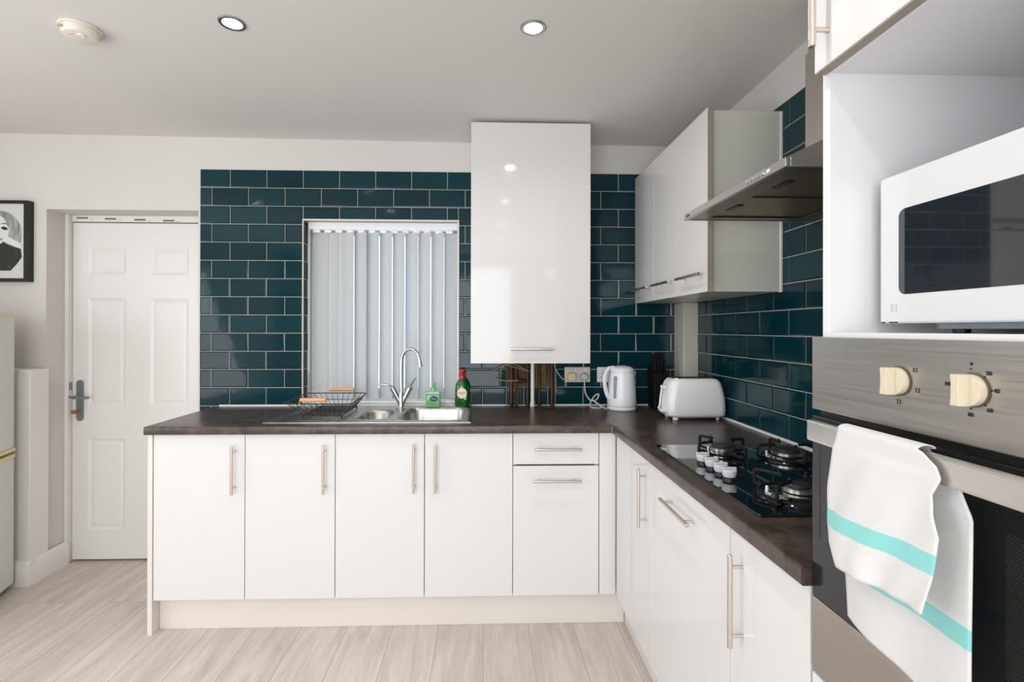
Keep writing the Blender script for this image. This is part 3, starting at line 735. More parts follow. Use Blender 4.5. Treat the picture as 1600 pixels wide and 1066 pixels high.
# ------------------------------------------------------------ sockets, plugs, kettle
def socket(x0, x1, z0, z1, lab, holes, dirty):
    t = thing('wall_socket', lab, 'socket', ((x0+x1)/2, -.009, (z0+z1)/2))
    b = MB(); b.box(x0, x1, -.0175, -.0088, z0, z1, .003, 2); b.obj('faceplate', M_aged if dirty else M_plast, t)
    for cx in holes:
        b = MB(); zc = (z0+z1)/2
        for dx, dz, w, h_ in ((0, .012, .0025, .004), (-.011, -.009, .0035, .002), (.011, -.009, .0035, .002)): b.box(cx+dx-w, cx+dx+w, -.0185, -.017, zc-.004+dz-h_, zc-.004+dz+h_, .0003)
        b.obj('pin_holes', M_ink, t)
    for cx in (x0+.045, x1-.045):
        b = MB(); b.box(cx+.012, cx+.022, -.021, -.017, z1-.022, z1-.008, .001); b.obj('switch', M_plast, t)
socket(-.722, -.576, 1.064, 1.150, 'aged double wall socket with two plugs in it, left of the kettle', (), True)
socket(-.535, -.389, 1.064, 1.150, 'white double wall socket partly behind the kettle, left outlet empty', (-.503, -.43), False)
b = MB(); b.prism(rrect(-.708, -.664, 1.074, 1.120, .016), .0185, .050, M=Matrix(((1, 0, 0, 0), (0, 0, -1, 0), (0, 1, 0, 0), (0, 0, 0, 1))), bev=.004); pl = tag(centre(b.obj('plug', mat('yellowed_plug', srgb(222, 204, 160), .45))), 'yellowed plug in the left half of the aged double socket', 'plug')
b = MB(); b.lathe([(0, .033), (.015, .033), (.021, .024), (.024, .0), (0, 0)], M=Matrix(((1, 0, 0, -.614), (0, 0, -1, -.0185), (0, 1, 0, 1.097), (0, 0, 0, 1)))); tag(centre(b.obj('plug', M_silver)), 'round pale plug of the kettle lead in the aged double socket', 'plug')
b = MB(); b.tube(cr([(-.690, -.030, 1.075), (-.735, -.028, 1.085), (-.775, -.030, 1.14), (-.79, -.06, 1.20), (-.79, -.07, 1.27)]), .003, seg=8)
tag(centre(b.obj('boiler_flex', mat('ivory_cable', srgb(190, 190, 165), .5))), 'thin cable curving from the yellowed plug up behind the boiler cupboard', 'cable')
def kettle():
    x, y, z = -.432, -.150, ZW+.0006
    t = thing('electric_kettle', 'white cordless electric kettle on its base in the worktop corner', 'kettle', (x, y, z))
    b = MB(); b.lathe([(0, 0), (.072, 0), (.077, .004), (.078, .014), (.072, .020), (0, .020)], c=(x, y, z)); b.obj('power_base', M_plast, t)
    b = MB(); b.lathe([(0, .0215), (.073, .0215), (.077, .026), (.0785, .05), (.076, .10), (.0725, .15), (.0685, .19), (.066, .205), (.0, .206)], c=(x, y, z), seg=48)
    # spout lip towards the right
    b.hull([(x+.050, y-.022, z+.200), (x+.050, y+.022, z+.200), (x+.080, y-.006, z+.206), (x+.080, y+.006, z+.206), (x+.062, y-.008, z+.150), (x+.062, y+.008, z+.150), (x+.050, y-.018, z+.165), (x+.050, y+.018, z+.165)], .003)
    b.obj('kettle_body', M_plast, t)
    b = MB(); b.lathe([(.067, .206), (.068, .211), (.064, .222), (.050, .232), (.025, .2375), (0, .238)], c=(x, y, z), seg=48); b.obj('lid', M_plast, t)
    b = MB(); b.tube(cr([(x-.045, y-.012, z+.228), (x-.078, y-.020, z+.222), (x-.098, y-.026, z+.185), (x-.098, y-.026, z+.13), (x-.084, y-.022, z+.08), (x-.070, y-.018, z+.062)]), .011, seg=14); b.obj('handle', M_plast, t)
    b = MB(); a = math.radians(228)
    M = Matrix.Translation((x+.0745*math.cos(a), y+.0745*math.sin(a), z+.125)) @ Matrix.Rotation(a+PI/2, 4, 'Z') @ Matrix(((1, 0, 0, 0), (0, 0, -1, 0), (0, 1, 0, 0), (0, 0, 0, 1)))
    b.prism(rrect(-.008, .008, -.060, .060, .0075), -.004, .0035, M=M); o = b.obj('water_gauge', mat('grey_gauge', srgb(128, 138, 148), .2), t); o['label'] = 'grey vertical water level window'
    # flex from the plug
    b = MB(); b.tube(cr([(-.614, -.045, 1.082), (-.612, -.040, 1.04), (-.606, -.045, 1.00), (-.580, -.06, .965), (-.548, -.06, .972), (-.535, -.055, 1.0), (-.560, -.055, .99), (-.585, -.07, .955), (-.59, -.10, .936), (-.56, -.13, .9345), (-.535, -.12, .936), (-.555, -.095, .955), (-.575, -.075, .972), (-.55, -.085, .955), (-.52, -.12, .9345), (-.50, -.15, .9345)]), .0038, seg=8); b.obj('power_cord', M_cable, t)
kettle()
# ------------------------------------------------------------ toaster, knife block
def toaster():
    M_plast = mat('toaster_white', (.90, .91, .925), .3, coat=.2)
    x0, x1, y0, y1, z = -.300, -.020, -.502, -.342, ZW+.0006
    t = thing('toaster', 'white two slice toaster with its lever on the left, standing on the worktop corner', 'toaster', ((x0+x1)/2, (y0+y1)/2, z))
    b = MB()
    rings = []; bm_ = b.b
    for zz, ins in ((.012, .020), (.016, .010), (.028, .0), (.045, -.003), (.10, -.001), (.155, .004), (.180, .010), (.192, .018), (.198, .030), (.199, .040)):
        sh = .0
        p = rrect(x0+ins*1.0+max(0, zz-.09)*.10, x1-ins-max(0, zz-.09)*.10, y0+ins*.75, y1-ins*.75, .035, 6)
        rings.append([bm_.verts.new((u, v, z+zz)) for u, v in p])
    for a, c in zip(rings, rings[1:]):
        for i in range(len(a)): j = (i+1) % len(a); bm_.faces.new((a[i], a[j], c[j], c[i]))
    bm_.faces.new(rings[0][::-1]); bm_.faces.new(rings[-1])
    b.obj('toaster_body', M_plast, t, smooth=50)
    b = MB(); b.box(x0+.045, x1-.045, y0+.042, y0+.072, z+.1985, z+.2005, .0005); b.box(x0+.045, x1-.045, y1-.072, y1-.042, z+.1985, z+.2005, .0005); o = b.obj('bread_slot', M_ink, t)
    b = MB(); b.prism(rrect(x0+.035, x1-.035, y0+.03, y1-.03, .02), z+.197, z+.1996); b.obj('top_plate', M_chrome, t)
    b = MB(); b.box(x0-.020, x0+.006, (y0+y1)/2-.030, (y0+y1)/2-.006, z+.150, z+.164, .004, 2); b.obj('lever', M_plast, t)
    b = MB(); b.box(x0-.024, x0+.004, (y0+y1)/2-.045, (y0+y1)/2+.01, z+.038, z+.047, .003, 2); b.tube(cr([(x0-.001, -.40, z+.15), (x0-.008, -.40, z+.10), (x0-.012, -.40, z+.06), (x0-.02, -.40, z+.045)]), .004); b.obj('browning_control', M_plast, t)
    for fx, fy_, r in ((x0+.040, y0+.03, .012), (x1-.035, y0+.03, .006), (x0+.04, y1-.03, .012), (x1-.035, y1-.03, .006)):
        b = MB(); b.cyl((fx, fy_, z+.0003), (fx, fy_, z+.014), r*1.2); b.obj('foot', M_plast, t)
    b = MB()
    o = MB(); o.prism(rrect(x0-.0032, x1+.0032, y0-.0025, y1+.0025, .036), z+.0245, z+.0262); o.obj('seam_line', M_silver, t)
toaster()
def block():
    MK = mat('matt_black_plastic', (.004, .004, .004), .6, spec=.25)
    x, y, z = -.216, -.100, ZW+.0006
    t = thing('knife_block', 'black knife block full of black handled knives, between kettle and toaster', 'knife block', (x, y, z))
    b = MB(); b.hull([(x-.036, y-.055, z), (x+.034, y-.055, z), (x-.036, y+.055, z), (x+.034, y+.055, z), (x-.038, y-.045, z+.195), (x+.036, y-.045, z+.195), (x-.038, y+.065, z+.23), (x+.036, y+.065, z+.23)], .004); b.obj('block_body', MK, t)
    for i, (dx, dy, h_) in enumerate(((-.026, -.028, .075), (-.009, -.030, .085), (.009, -.028, .078), (.025, -.028, .07), (-.020, .018, .085), (-.002, .018, .09), (.017, .018, .08))):
        b = MB(); zz = z+.198+(dy+.045)*.3; b.box(x+dx-.006, x+dx+.006, y+dy-.009, y+dy+.009, zz, zz+h_, .004, 2, M=Matrix.Translation((x, y, z+.2)) @ Matrix.Rotation(.12, 4, 'X') @ Matrix.Translation((-x, -y, -z-.2))); o = b.obj('knife_handle', MK, t)
        [(c_ := MB()).cyl((x+dx, y+dy-.0105-(zz+h_*q-z-.2)*.12, zz+h_*q), (x+dx, y+dy-.0090-(zz+h_*q-z-.2)*.12, zz+h_*q), .0018, seg=8).obj('rivet', M_chrome, o) for q in (.3, .7)]
block()

# ------------------------------------------------------------ upper cabinets right of the corner
UG = 'white gloss wall cupboards on the hob wall'
XU = -.318
for i, (ya, yb, hy, lab) in enumerate(((-.012, -.3275, -.193, 'white gloss wall cupboard furthest into the corner, beside the boiler cupboard'), (-.3295, -.6395, -.500, 'white gloss wall cupboard in the middle of the three on the hob wall'), (-.6415, -.9390, -.815, 'white gloss wall cupboard nearest the cooker hood, showing its side panel'))):
    t = thing('wall_cabinet', lab, 'cabinet', (-.16, (ya+yb)/2, 1.515))
    ye = yb+.0008 if i < 2 else -.918
    b = MB(); tt = .016; x0, x1 = XU+DT+.004, -.018
    b.box(x0, x1, ye, ye+tt, 1.515, 2.226, .0008); b.box(x0, x1, ya-tt-.0008, ya-.0008, 1.515, 2.226, .0008); b.box(x0, x1, ye+tt, ya-tt-.001, 1.515, 1.531, .0008); b.box(x0, x1, ye+tt, ya-tt-.001, 2.210, 2.226, .0008); b.box(x1-.006, x1, ye+tt, ya-tt-.001, 1.531, 2.21, 0)
    b.obj('carcass', mat('pale_side_board', srgb(214, 214, 204), .3, coat=.25), t)
    d = slab(t, XU, XU+DT, yb+g*1.1, ya-g*1.1, 1.513, 2.228)
    if i == 2:
        e = MB(); e.box(XU+.001, XU+DT+.003, yb-.0008, yb+.003, 1.514, 2.227, .0003); e.obj('door_edge', M_edge, d)
    bar_handle(d, (XU, hy, 1.583), (0, 1, 0), (-1, 0, 0), L=.235, off=.032)
b = MB(); b.box(-.020, -.0085, -.921, -.90, 1.513, 2.226, .002); b.obj('sealant_bead', M_caulk, t)

# ------------------------------------------------------------ hob
def hob():
    z = ZW+.0005; X0, X1, Y0, Y1 = -.546, -.04, -1.708, -1.008
    t = thing('gas_hob', 'black glass gas hob with four burners and silver knobs let into the worktop', 'hob', (-.29, -1.36, z))
    b = MB(); b.prism(rrect(X0, X1, Y0, Y1, .006), z, z+.006, bev=.0008); b.obj('glass_top', M_bglass, t)
    b = MB(); b.box(-.49, -.07, -1.68, -1.04, z-.030, z-.001, .002); b.obj('burner_tray', M_black, t)
    zg = z+.006
    for cx, cy, s_, rot, cs in ((-.365, -1.150, .74, .35, 1.05), (-.175, -1.215, 1.15, .0, 1.25), (-.375, -1.585, 1.40, .6, .95), (-.165, -1.56, 1.0, .2, 1.0)):
        # burner: dish, ring, cap
        b = MB(); b.lathe([(0, 0), (.066, 0), (.067, .003), (.064, .0055), (.058, .006), (.055, .0045), (.050, .0075), (.047, .011), (.041, .012), (0, .012)], c=(cx, cy, zg), M=Matrix.Translation((cx, cy, zg)) @ Matrix.Diagonal((s_, s_, 1, 1)) @ Matrix.Translation((-cx, -cy, -zg))); bn = b.obj('burner', M_chrome, t)
        b = MB(); b.lathe([(0, .012), (.033, .012), (.038, .015), (.038, .024), (.034, .026), (0, .026)], c=(cx, cy, zg), M=Matrix.Translation((cx, cy, zg)) @ Matrix.Diagonal((cs, cs, 1, 1)) @ Matrix.Translation((-cx, -cy, -zg))); b.obj('burner_ring', M_sink, bn)
        b = MB(); b.lathe([(0, .0262), (.030, .0262), (.031, .031), (.028, .034), (0, .035)], c=(cx, cy, zg), M=Matrix.Translation((cx, cy, zg)) @ Matrix.Diagonal((cs, cs, 1, 1)) @ Matrix.Translation((-cx, -cy, -zg))); b.obj('burner_cap', M_cap, bn)
        b = MB(); b.cyl((cx-.05*s_, cy+.02, zg), (cx-.05*s_, cy+.02, zg+.022), .0035, seg=10); b.obj('igniter', M_plast, bn)
        # pan support
        b = MB(); R_ = .098 if s_ < 1.2 else .112; rr = .0048
        b.tube([(cx+.066*s_*math.cos(a)*(1 if s_ < 1.2 else .98), cy+.066*s_*math.sin(a), zg+.006) for a in [2*PI*k/32 for k in range(32)]], .0035, seg=8, closed=True)
        for q in range(4):
            a = rot+PI/2*q; u = Vector((math.cos(a), math.sin(a), 0)); c_ = Vector((cx, cy, zg))
            b.tube(cr([c_+u*.064*s_+Vector((0, 0, .007)), c_+u*(R_-.008)+Vector((0, 0, .007)), c_+u*R_+Vector((0, 0, .014)), c_+u*R_+Vector((0, 0, .036)), c_+u*(R_-.008)+Vector((0, 0, .045)), c_+u*.040+Vector((0, 0, .046))], 5), rr, seg=8)
            b.tube([c_+u*.044+Vector((0, 0, .046)), c_+u*.050+Vector((0, 0, .054))], rr*.9, seg=8)
        b.obj('pan_support', M_iron, t)
    for i, cy in enumerate((-1.268, -1.330, -1.388, -1.440)):
        cx = -.482; b = MB(); b.lathe([(0, 0), (.018, 0), (.0175, .004), (.013, .010), (0, .010)], c=(cx, cy, zg)); k = b.obj('control_knob', M_black, t)
        b = MB(); b.lathe([(0, .010), (.017, .010), (.0205, .022), (.0205, .0285), (.019, .030), (0, .030)], c=(cx, cy, zg)); b.box(cx-.021, cx+.021, cy-.0035, cy+.0035, zg+.0295, zg+.036, .0015); b.obj('knob_cap', M_silver, k)
hob()

# ------------------------------------------------------------ cooker hood
def hood():
    ya, yb, xf = -1.683, -1.083, -.468; zl, zh = 1.754, 1.776
    t = thing('cooker_hood', 'brushed steel chimney cooker hood on the wall above the gas hob', 'cooker hood', (-.2, -1.383, zl))
    b = MB()
    b.box(xf, xf+.012, ya, yb, zl, zh, .0008); b.box(xf+.012, -.010, ya, ya+.010, zl, zh, .0008); b.box(xf+.012, -.010, yb-.010, yb, zl, zh, .0008)
    b.box(xf+.012, -.010, ya+.01, yb-.01, zh-.003, zh-.0005, 0)
    b.obj('canopy_rim', M_steelV, t)
    xc, c0, c1, z1 = -.146, -1.503, -1.263, 1.94
    b = MB(); b.hull([(xf+.002, ya+.002, zh), (xf+.002, yb-.002, zh), (-.0105, ya+.002, zh), (-.0105, yb-.002, zh), (xc, c0, z1), (xc, c1, z1), (-.0105, c0, z1), (-.0105, c1, z1)]); b.obj('canopy', M_steelV, t)
    b = MB(); b.box(xc, -.0105, c0, c1, z1, 2.255, .002); b.obj('lower_chimney', M_steelV, t)
    b = MB(); b.box(xc+.006, -.001, c0+.004, c1-.004, 2.2565, 2.432, .002); b.obj('upper_chimney', M_steelV, t)
    # underside: border and two filters
    b = MB()
    for a in ((xf+.012, xf+.075, ya+.01, yb-.01), (-.075, -.011, ya+.01, yb-.01), (xf+.075, -.075, ya+.01, ya+.045), (xf+.075, -.075, yb-.045, yb-.01), (xf+.075, -.075, -1.388, -1.378)): b.box(*a, zl+.002, zl+.005, .0005)
    b.obj('underside_frame', mat('hood_underside', srgb(120, 112, 102), .35, metal=.8), t)
    for y0, y1 in ((ya+.045, -1.388), (-1.378, yb-.045)):
        b = MB(); b.box(xf+.075, -.075, y0, y1, zl+.007, zl+.011, .0005); f = b.obj('grease_filter', M_filter, t)
        b = MB(); ym = (y0+y1)/2; b.box(xf+.085, xf+.108, ym-.035, ym+.035, zl+.0035, zl+.0068, .001); b.obj('filter_catch', M_black, f)
    for i in range(5):
        y = -1.515-i*.018; b = MB(); b.cyl((xf+.001, y, 1.765), (xf-.006, y, 1.765), .0055, seg=12); b.obj('button', M_chrome, t)
    b = MB(); b.box(xf-.001, xf+.001, -1.617, -1.602, 1.7615, 1.7695, .0003); b.obj('indicator_light', M_plast, t)
    b = MB()
    for i in range(4): b.box(xf-.0008, xf+.0005, -1.104-i*.0068-.0056, -1.104-i*.0068, 1.7615, 1.7680-(i % 2)*.0012, 0)
    b.obj('maker_mark', M_ink, t)
hood()

# ------------------------------------------------------------ tall housing, oven, microwave
TY0, TY1 = -1.945, -2.548
XC = -.560
def housing():
    t = thing('oven_housing', 'tall white housing unit with an open microwave niche above the built-in oven', 'cabinet', (-.28, (TY0+TY1)/2, 0))
    b = MB(); b.box(XC, -.012, TY0-.018, TY0-.0, .0, 2.40, .0006); b.box(XC, -.012, TY1, TY1+.018, 0, 2.40, .0006)
    i0, i1 = TY1+.018, TY0-.018
    for z0, z1 in ((.150, .166), (.722, .7385), (1.343, 1.360), (1.829, 1.847), (2.384, 2.40)): b.box(XC, -.012, i0, i1, z0, z1, .0004)
    b.box(-.020, -.012, i0, i1, .166, 2.384, 0)
    b.obj('carcass', mat('niche_white_board', (.74, .742, .76), .35), t)
    d = slab(t, -.5805, -.5615, TY1+.002, -1.952, 1.832, 2.398)
    e = MB(); e.box(-.5795, -.5612, TY1+.003, -1.953, 1.8295, 1.8322, .0003); e.obj('door_edge', M_edge, d)
    bar_handle(d, (-.5805, -1.990, 1.970), (0, 0, 1), (-1, 0, 0), L=.220, off=.030)
    slab(t, -.5805, -.5615, TY1+.002, -1.947, .154, .7405)
    b = MB(); b.box(-.52, -.505, TY1, TY0-.002, 0, .149, .0006); b.obj('plinth', M_cream, t)
housing()
def oven():
    Y0, Y1 = -1.945, -2.540
    t = thing('built_in_oven', 'built-in stainless steel and black glass oven with cream knobs, under the microwave', 'oven', (-.3, -2.24, .746))
    b = MB(); b.box(-.556, -.05, -2.52, -1.968, .742, 1.335, .003); b.box(-.5655, -.5603, -2.538, -1.947, 1.200, 1.226, .0003); b.obj('oven_body', M_black, t)
    b = MB(); b.box(-.580, -.562, Y1, Y0, 1.221, 1.352, .0015, 2); fa = b.obj('control_panel', M_steelB, t)
    ax = Matrix(((0, 0, -1, 0), (-1, 0, 0, 0), (0, 1, 0, 0), (0, 0, 0, 1)))
    for ky, ang in ((-2.137, .0), (-2.247, .0), (-2.357, 0)):
        K = Matrix.Translation((-.5805, ky, 1.291)) @ ax @ Matrix.Rotation(ang, 4, 'Z')
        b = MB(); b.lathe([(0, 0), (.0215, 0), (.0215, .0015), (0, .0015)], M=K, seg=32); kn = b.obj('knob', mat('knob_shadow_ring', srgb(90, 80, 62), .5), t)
        b = MB(); b.lathe([(0, .0015), (.0195, .0015), (.020, .007), (.0195, .010), (0, .010)], M=K, seg=32)
        # central grip bar running top to bottom with scooped sides
        b.prism([(-.0065, -.0195), (.0065, -.0195), (.0055, -.008), (.0052, .008), (.0065, .0195), (-.0065, .0195), (-.0052, .008), (-.0055, -.008)], .0098, .024, M=K, bev=.0012)
        kk = b.obj('knob_grip', M_knob, kn)
    for body, dy, dz, sz in (('0', .000, .031, .006), ('20', -.021, .021, .0072), ('40', -.030, .001, .0072), ('60', -.0225, -.023, .0072), ('80', .001, -.032, .0072), ('100', .031, .003, .0072)):
        text('dial_number', body, sz, face_x(-.5806, -2.245+dy, 1.292+dz), M_ink, fa)
    for dy, dz in ((-.0245, .001), (-.017, -.018), (.001, -.0245), (.001, .025), (-.016, .0165)): b = MB(); b.cyl((-.5803, -2.245+dy, 1.292+dz), (-.5808, -2.245+dy, 1.292+dz), .0012, seg=8); b.obj('dial_mark', M_ink, fa)
    for ky in (-2.137,):
        for dy, dz in ((-.027, .018), (-.031, -.010), (.0, -.030), (.028, -.008)):
            b = MB()
            for r in (0, 1): b.box(-.5808, -.5803, ky+dy-.003+r*.005, ky+dy-.0022+r*.005, 1.291+dz-.003, 1.291+dz+.003, 0)
            for r in (0, 1): b.box(-.5808, -.5803, ky+dy-.003, ky+dy+.003, 1.291+dz-.003+r*.0052, 1.291+dz-.0022+r*.0052, 0)
            b.obj('dial_symbol', M_ink, fa)
    # door
    dr = MB(); dr.box(-.5795, -.560, Y1, Y0, .8795, 1.2085, .0015, 2); d = dr.obj('oven_door', mat('oven_door_glass', (.012, .013, .015), .14, spec=.6), t)
    b = MB(); b.box(-.5800, -.560, Y1, Y0, .746, .8790, .0015, 2); b.obj('lower_trim', M_steelB, d)
    win = D.materials.new('oven_window'); win.use_nodes = True; nt = win.node_tree; p = nt.nodes['Principled BSDF']
    wv = nt.nodes.new('ShaderNodeTexWave'); wv.wave_type = 'BANDS'; wv.bands_direction = 'Z'; wv.inputs['Scale'].default_value = 110; tc = nt.nodes.new('ShaderNodeTexCoord'); nt.links.new(tc.outputs['Object'], wv.inputs[0])
    rr = nt.nodes.new('ShaderNodeValToRGB'); nt.links.new(wv.outputs[0], rr.inputs[0]); rr.color_ramp.elements[0].color = (.004, .004, .004, 1); rr.color_ramp.elements[1].color = (.035, .035, .032, 1); nt.links.new(rr.outputs[0], p.inputs['Base Color']); p.inputs['Roughness'].default_value = .08; p.inputs['Coat Weight'].default_value = .6
    b = MB(); b.box(-.5800, -.5790, -2.49, -2.285, .900, 1.130, .0002); b.obj('oven_window', win, d)
    b = MB(); b.box(-.5800, -.5788, -1.9675, -1.9655, .99, 1.17, .0002); b.obj('vent_slot', M_ink, d)
    hb = MB(); hb.box(-.634, -.622, -2.475, -2.010, 1.178, 1.213, .004, 2)
    for y in (-2.045, -2.44): hb.box(-.624, -.5795, y-.012, y+.012, 1.186, 1.205, .003)
    hb.obj('handle', mat('handle_steel', (.74, .72, .69), .28, metal=1), d)
oven()
def towel():
    """one continuous cloth folded over the oven handle"""
    NY, N1, N2 = 40, 44, 60
    mt = D.materials.new('tea_towel_cloth'); mt.use_nodes = True; nt = mt.node_tree; p = nt.nodes['Principled BSDF']; L = nt.links
    at = nt.nodes.new('ShaderNodeAttribute'); at.attribute_name = 'stripe'
    mx = nt.nodes.new('ShaderNodeMix'); mx.data_type = 'RGBA'; st = nt.nodes.new('ShaderNodeMapRange'); st.inputs[1].default_value = -.0006; st.inputs[2].default_value = .0006; L.new(at.outputs['Fac'], st.inputs[0]); L.new(st.outputs[0], mx.inputs[0]); mx.inputs[6].default_value = (.61, .607, .60, 1); mx.inputs[7].default_value = (*srgb(128, 196, 194), 1)
    L.new(mx.outputs[2], p.inputs['Base Color']); p.inputs['Roughness'].default_value = .95; p.inputs['Sheen Weight'].default_value = .2
    tc = nt.nodes.new('ShaderNodeTexCoord'); n = nt.nodes.new('ShaderNodeTexNoise'); n.inputs['Scale'].default_value = 400; L.new(tc.outputs['Object'], n.inputs[0]); bp = nt.nodes.new('ShaderNodeBump'); bp.inputs['Strength'].default_value = .3; bp.inputs['Distance'].default_value = .001; L.new(n.outputs[0], bp.inputs['Height']); L.new(bp.outputs[0], p.inputs['Normal'])
    bm_ = bmesh.new(); V = []; ST = []
    ztop = 1.2175
    def lerp(a, c, s_): return a*(1-s_)+c*s_
    def interp(T, s_):
        for (a, va), (c, vc) in zip(T, T[1:]):
            if s_ <= c: return lerp(va, vc, (s_-a)/(c-a))
        return T[-1][1]
    for j in range(NY+1):
        v = j/NY      # 0 = far (left in view), 1 = near
        col = []; sc = []
        fl = lerp(.205, .190, v)       # front drop
        bl = lerp(.292, .33, v)        # back drop
        for i in range(N2+1):          # back flap, bottom -> top
            s_ = 1-i/N2; z = ztop-.004-bl*s_
            ya = interp([(0, -2.086), (.35, -2.085), (.6, -2.070), (1, -2.086)], s_); yb = interp([(0, -2.225), (.08, -2.262), (.2, -2.281), (1, -2.285)], s_)
            y = lerp(ya, yb, v); x = -.6140+.004*math.sin(v*9+s_*3)*s_ + (-.004*s_)
            if s_ < .2: x = -.6165
            col.append((x, y, z)); 
            q = s_*bl; sc.append(min(q-.197, .222-q))
        for k in range(1, 10):         # over the bar
            a = PI*k/10; col.append((-.628+.0125*math.cos(a), lerp(-2.095, -2.235 + .0, v)-.0*a, ztop-.0035+.0065*math.sin(a))); sc.append(-.05)
        for i in range(N1+1):          # front flap, top -> bottom
            s_ = i/N1; z = ztop-.004-fl*s_
            ya = interp([(0, -2.096), (.15, -2.086), (.45, -2.077), (.72, -2.076), (.86, -2.086), (1, -2.108)], s_)
            yb = interp([(0, -2.243), (.07, -2.262), (.14, -2.268), (.25, -2.258), (.38, -2.262), (.5, -2.272), (.75, -2.268), (1, -2.262)], s_)
            y = lerp(ya, yb, v)
            x = -.6415-.010*s_-.004*math.sin(PI*v)*s_+.0055*math.sin(v*8+s_*3)*s_**.6+.0022*math.sin(v*19+s_*11)*s_
            if s_ < .12: x = -.6405
            col.append((x, y, z)); q = s_*fl; sc.append(min(q-.128+.012*v, .153-.012*v-q))
        V.append(col); ST.append(sc)
    vs = [[bm_.verts.new(c) for c in col] for col in V]
    for j in range(NY):
        for i in range(len(vs[0])-1): bm_.faces.new((vs[j][i], vs[j+1][i], vs[j+1][i+1], vs[j][i+1]))
    me = D.meshes.new('tea_towel'); bm_.to_mesh(me); bm_.free()
    att = me.attributes.new('stripe', 'FLOAT', 'POINT'); att.data.foreach_set('value', [float(q) for sc in ST for q in sc])
    me.materials.append(mt)
    for f in me.polygons: f.use_smooth = True
    o = D.objects.new('tea_towel', me); C.objects.link(o)
    md = o.modifiers.new('thickness', 'SOLIDIFY'); md.thickness = .0016; md.offset = 0
    tag(centre(o), 'white tea towel with aqua stripes folded over the oven door handle', 'tea towel')
towel()
def microwave():
    X0, X1, Y0, Y1, z0, z1 = -.490, -.14, -1.990, -2.452, 1.376, 1.628
    t = thing('microwave_oven', 'white microwave with a dark window sitting in the open niche', 'microwave', (-.3, -2.22, 1.360))
    b = MB(); b.box(X0+.022, X1, Y1+.003, Y0-.003, z0+.004, z1-.002, .006, 2); b.obj('casing', M_mw, t)
    b = MB(); b.box(X0, X0+.021, Y1+.10, Y0, z0, z1, .006, 3); d = b.obj('door', M_mw, t)
    b = MB(); b.box(X0, X0+.021, Y1, Y1+.098, z0, z1, .006, 3); cp = b.obj('control_panel', M_mw, t)
    b = MB(); M = Matrix(((0, 0, -1, 0), (-1, 0, 0, 0), (0, 1, 0, 0), (0, 0, 0, 1)))
    b.prism(rrect(2.031, 2.325, 1.424, 1.566, .013), -X0-.002, -X0+.0004, M=M); b.obj('window', mat('microwave_glass', (.012, .015, .020), .035, coat=1), d)
    b = MB()
    for i, zz in enumerate((1.397, 1.4005, 1.404, 1.4075)): b.box(X0-.0003, X0+.001, -2.0265, -2.013, zz, zz+.0004, 0)
    for yy in (-2.0265, -2.017): b.box(X0-.0003, X0+.001, yy, yy+.0005, 1.3945, 1.4078, 0)
    b.obj('symbol_label', mat('grey_ink', srgb(150, 150, 155), .6), d)
    b = MB(); random.seed(3)
    for y in list(-1.9945-.0021*i for i in range(4))+list(-2.011-.0022*i for i in range(8)): b.box(X0+.0002, X0+.0012, y-.0016, y, z0+.0008, z0+.0030, 0)
    b.obj('rating_marks', M_ink, d)
    for zc in (1.54, 1.45):
        b = MB(); b.lathe([(0, 0), (.022, 0), (.020, .014), (0, .014)], M=Matrix.Translation((X0, -2.405, zc)) @ M, seg=28); b.obj('dial', M_silver, cp)
    b = MB(); b.prism(rrect(X0+.030, X1-.02, Y1+.03, Y0-.06, .03), z0-.009, z0+.006); b.obj('base_pan', mat('grey_base_metal', srgb(150, 162, 170), .35, metal=.3), t)
    for fx in (X0+.05, X1-.05):
        for fy_ in (Y0-.10, Y1+.08):
            b = MB(); b.cyl((fx, fy_, 1.3602), (fx, fy_, z0-.008), .011, seg=16); b.obj('foot', M_black, t)
microwave()

# ------------------------------------------------------------ ceiling lights, smoke alarm
SG = 'recessed ceiling spotlights'
def spot(x, y, lab):
    z = ceil_z(x, y)
    t = thing('ceiling_spotlight', lab, 'spotlight', (x, y, z), SG)
    b = MB(); b.lathe([(.031, .0), (.033, -.004), (.043, -.0045), (.046, -.002), (.046, .0)], c=(x, y, z), seg=40); b.obj('bezel', mat('brushed_bezel', (.45, .46, .46), .3, metal=1), t)
    b = MB(); b.lathe([(0, -.0025), (.031, -.0025), (.031, -.0005), (0, -.0005)], c=(x, y, z), seg=32); b.obj('lamp', mat('lit_lamp', (.93, 1.0, 1.0), .4, emit=22), t)
    l = area('spot_light', (x, y, z-.006), (0, 0, 0), .06, .06, SPOT_POWER, (1, .97, .92), 'DISK'); l.data.spread = math.radians(150); l.parent = t; l.location = (0, 0, -.006)
spot(-2.073, -1.060, 'lit round ceiling spotlight on the left, nearer the smoke alarm')
spot(-1.010, -1.080, 'lit round ceiling spotlight on the right, above the middle of the worktop')
spot(-2.07, -2.0, 'round ceiling spotlight level with the camera, left of it and outside the photo')
spot(-1.01, -2.0, 'round ceiling spotlight right over the oven side, outside the photo')
spot(-2.07, -2.95, 'assumed unseen ceiling spotlight just behind the camera, left one of the pair')  # from here on: unseen spotlights, assumed and added for their light
spot(-1.01, -2.95, 'assumed unseen ceiling spotlight just behind the camera, right one of the pair')
spot(-2.07, -3.95, 'assumed unseen ceiling spotlight furthest back near the glazed doors, left one')
spot(-1.01, -3.95, 'assumed unseen ceiling spotlight furthest back near the glazed doors, right one')
spot(-3.2, -1.7, 'assumed unseen ceiling spotlight on the far left side beyond the smoke alarm')
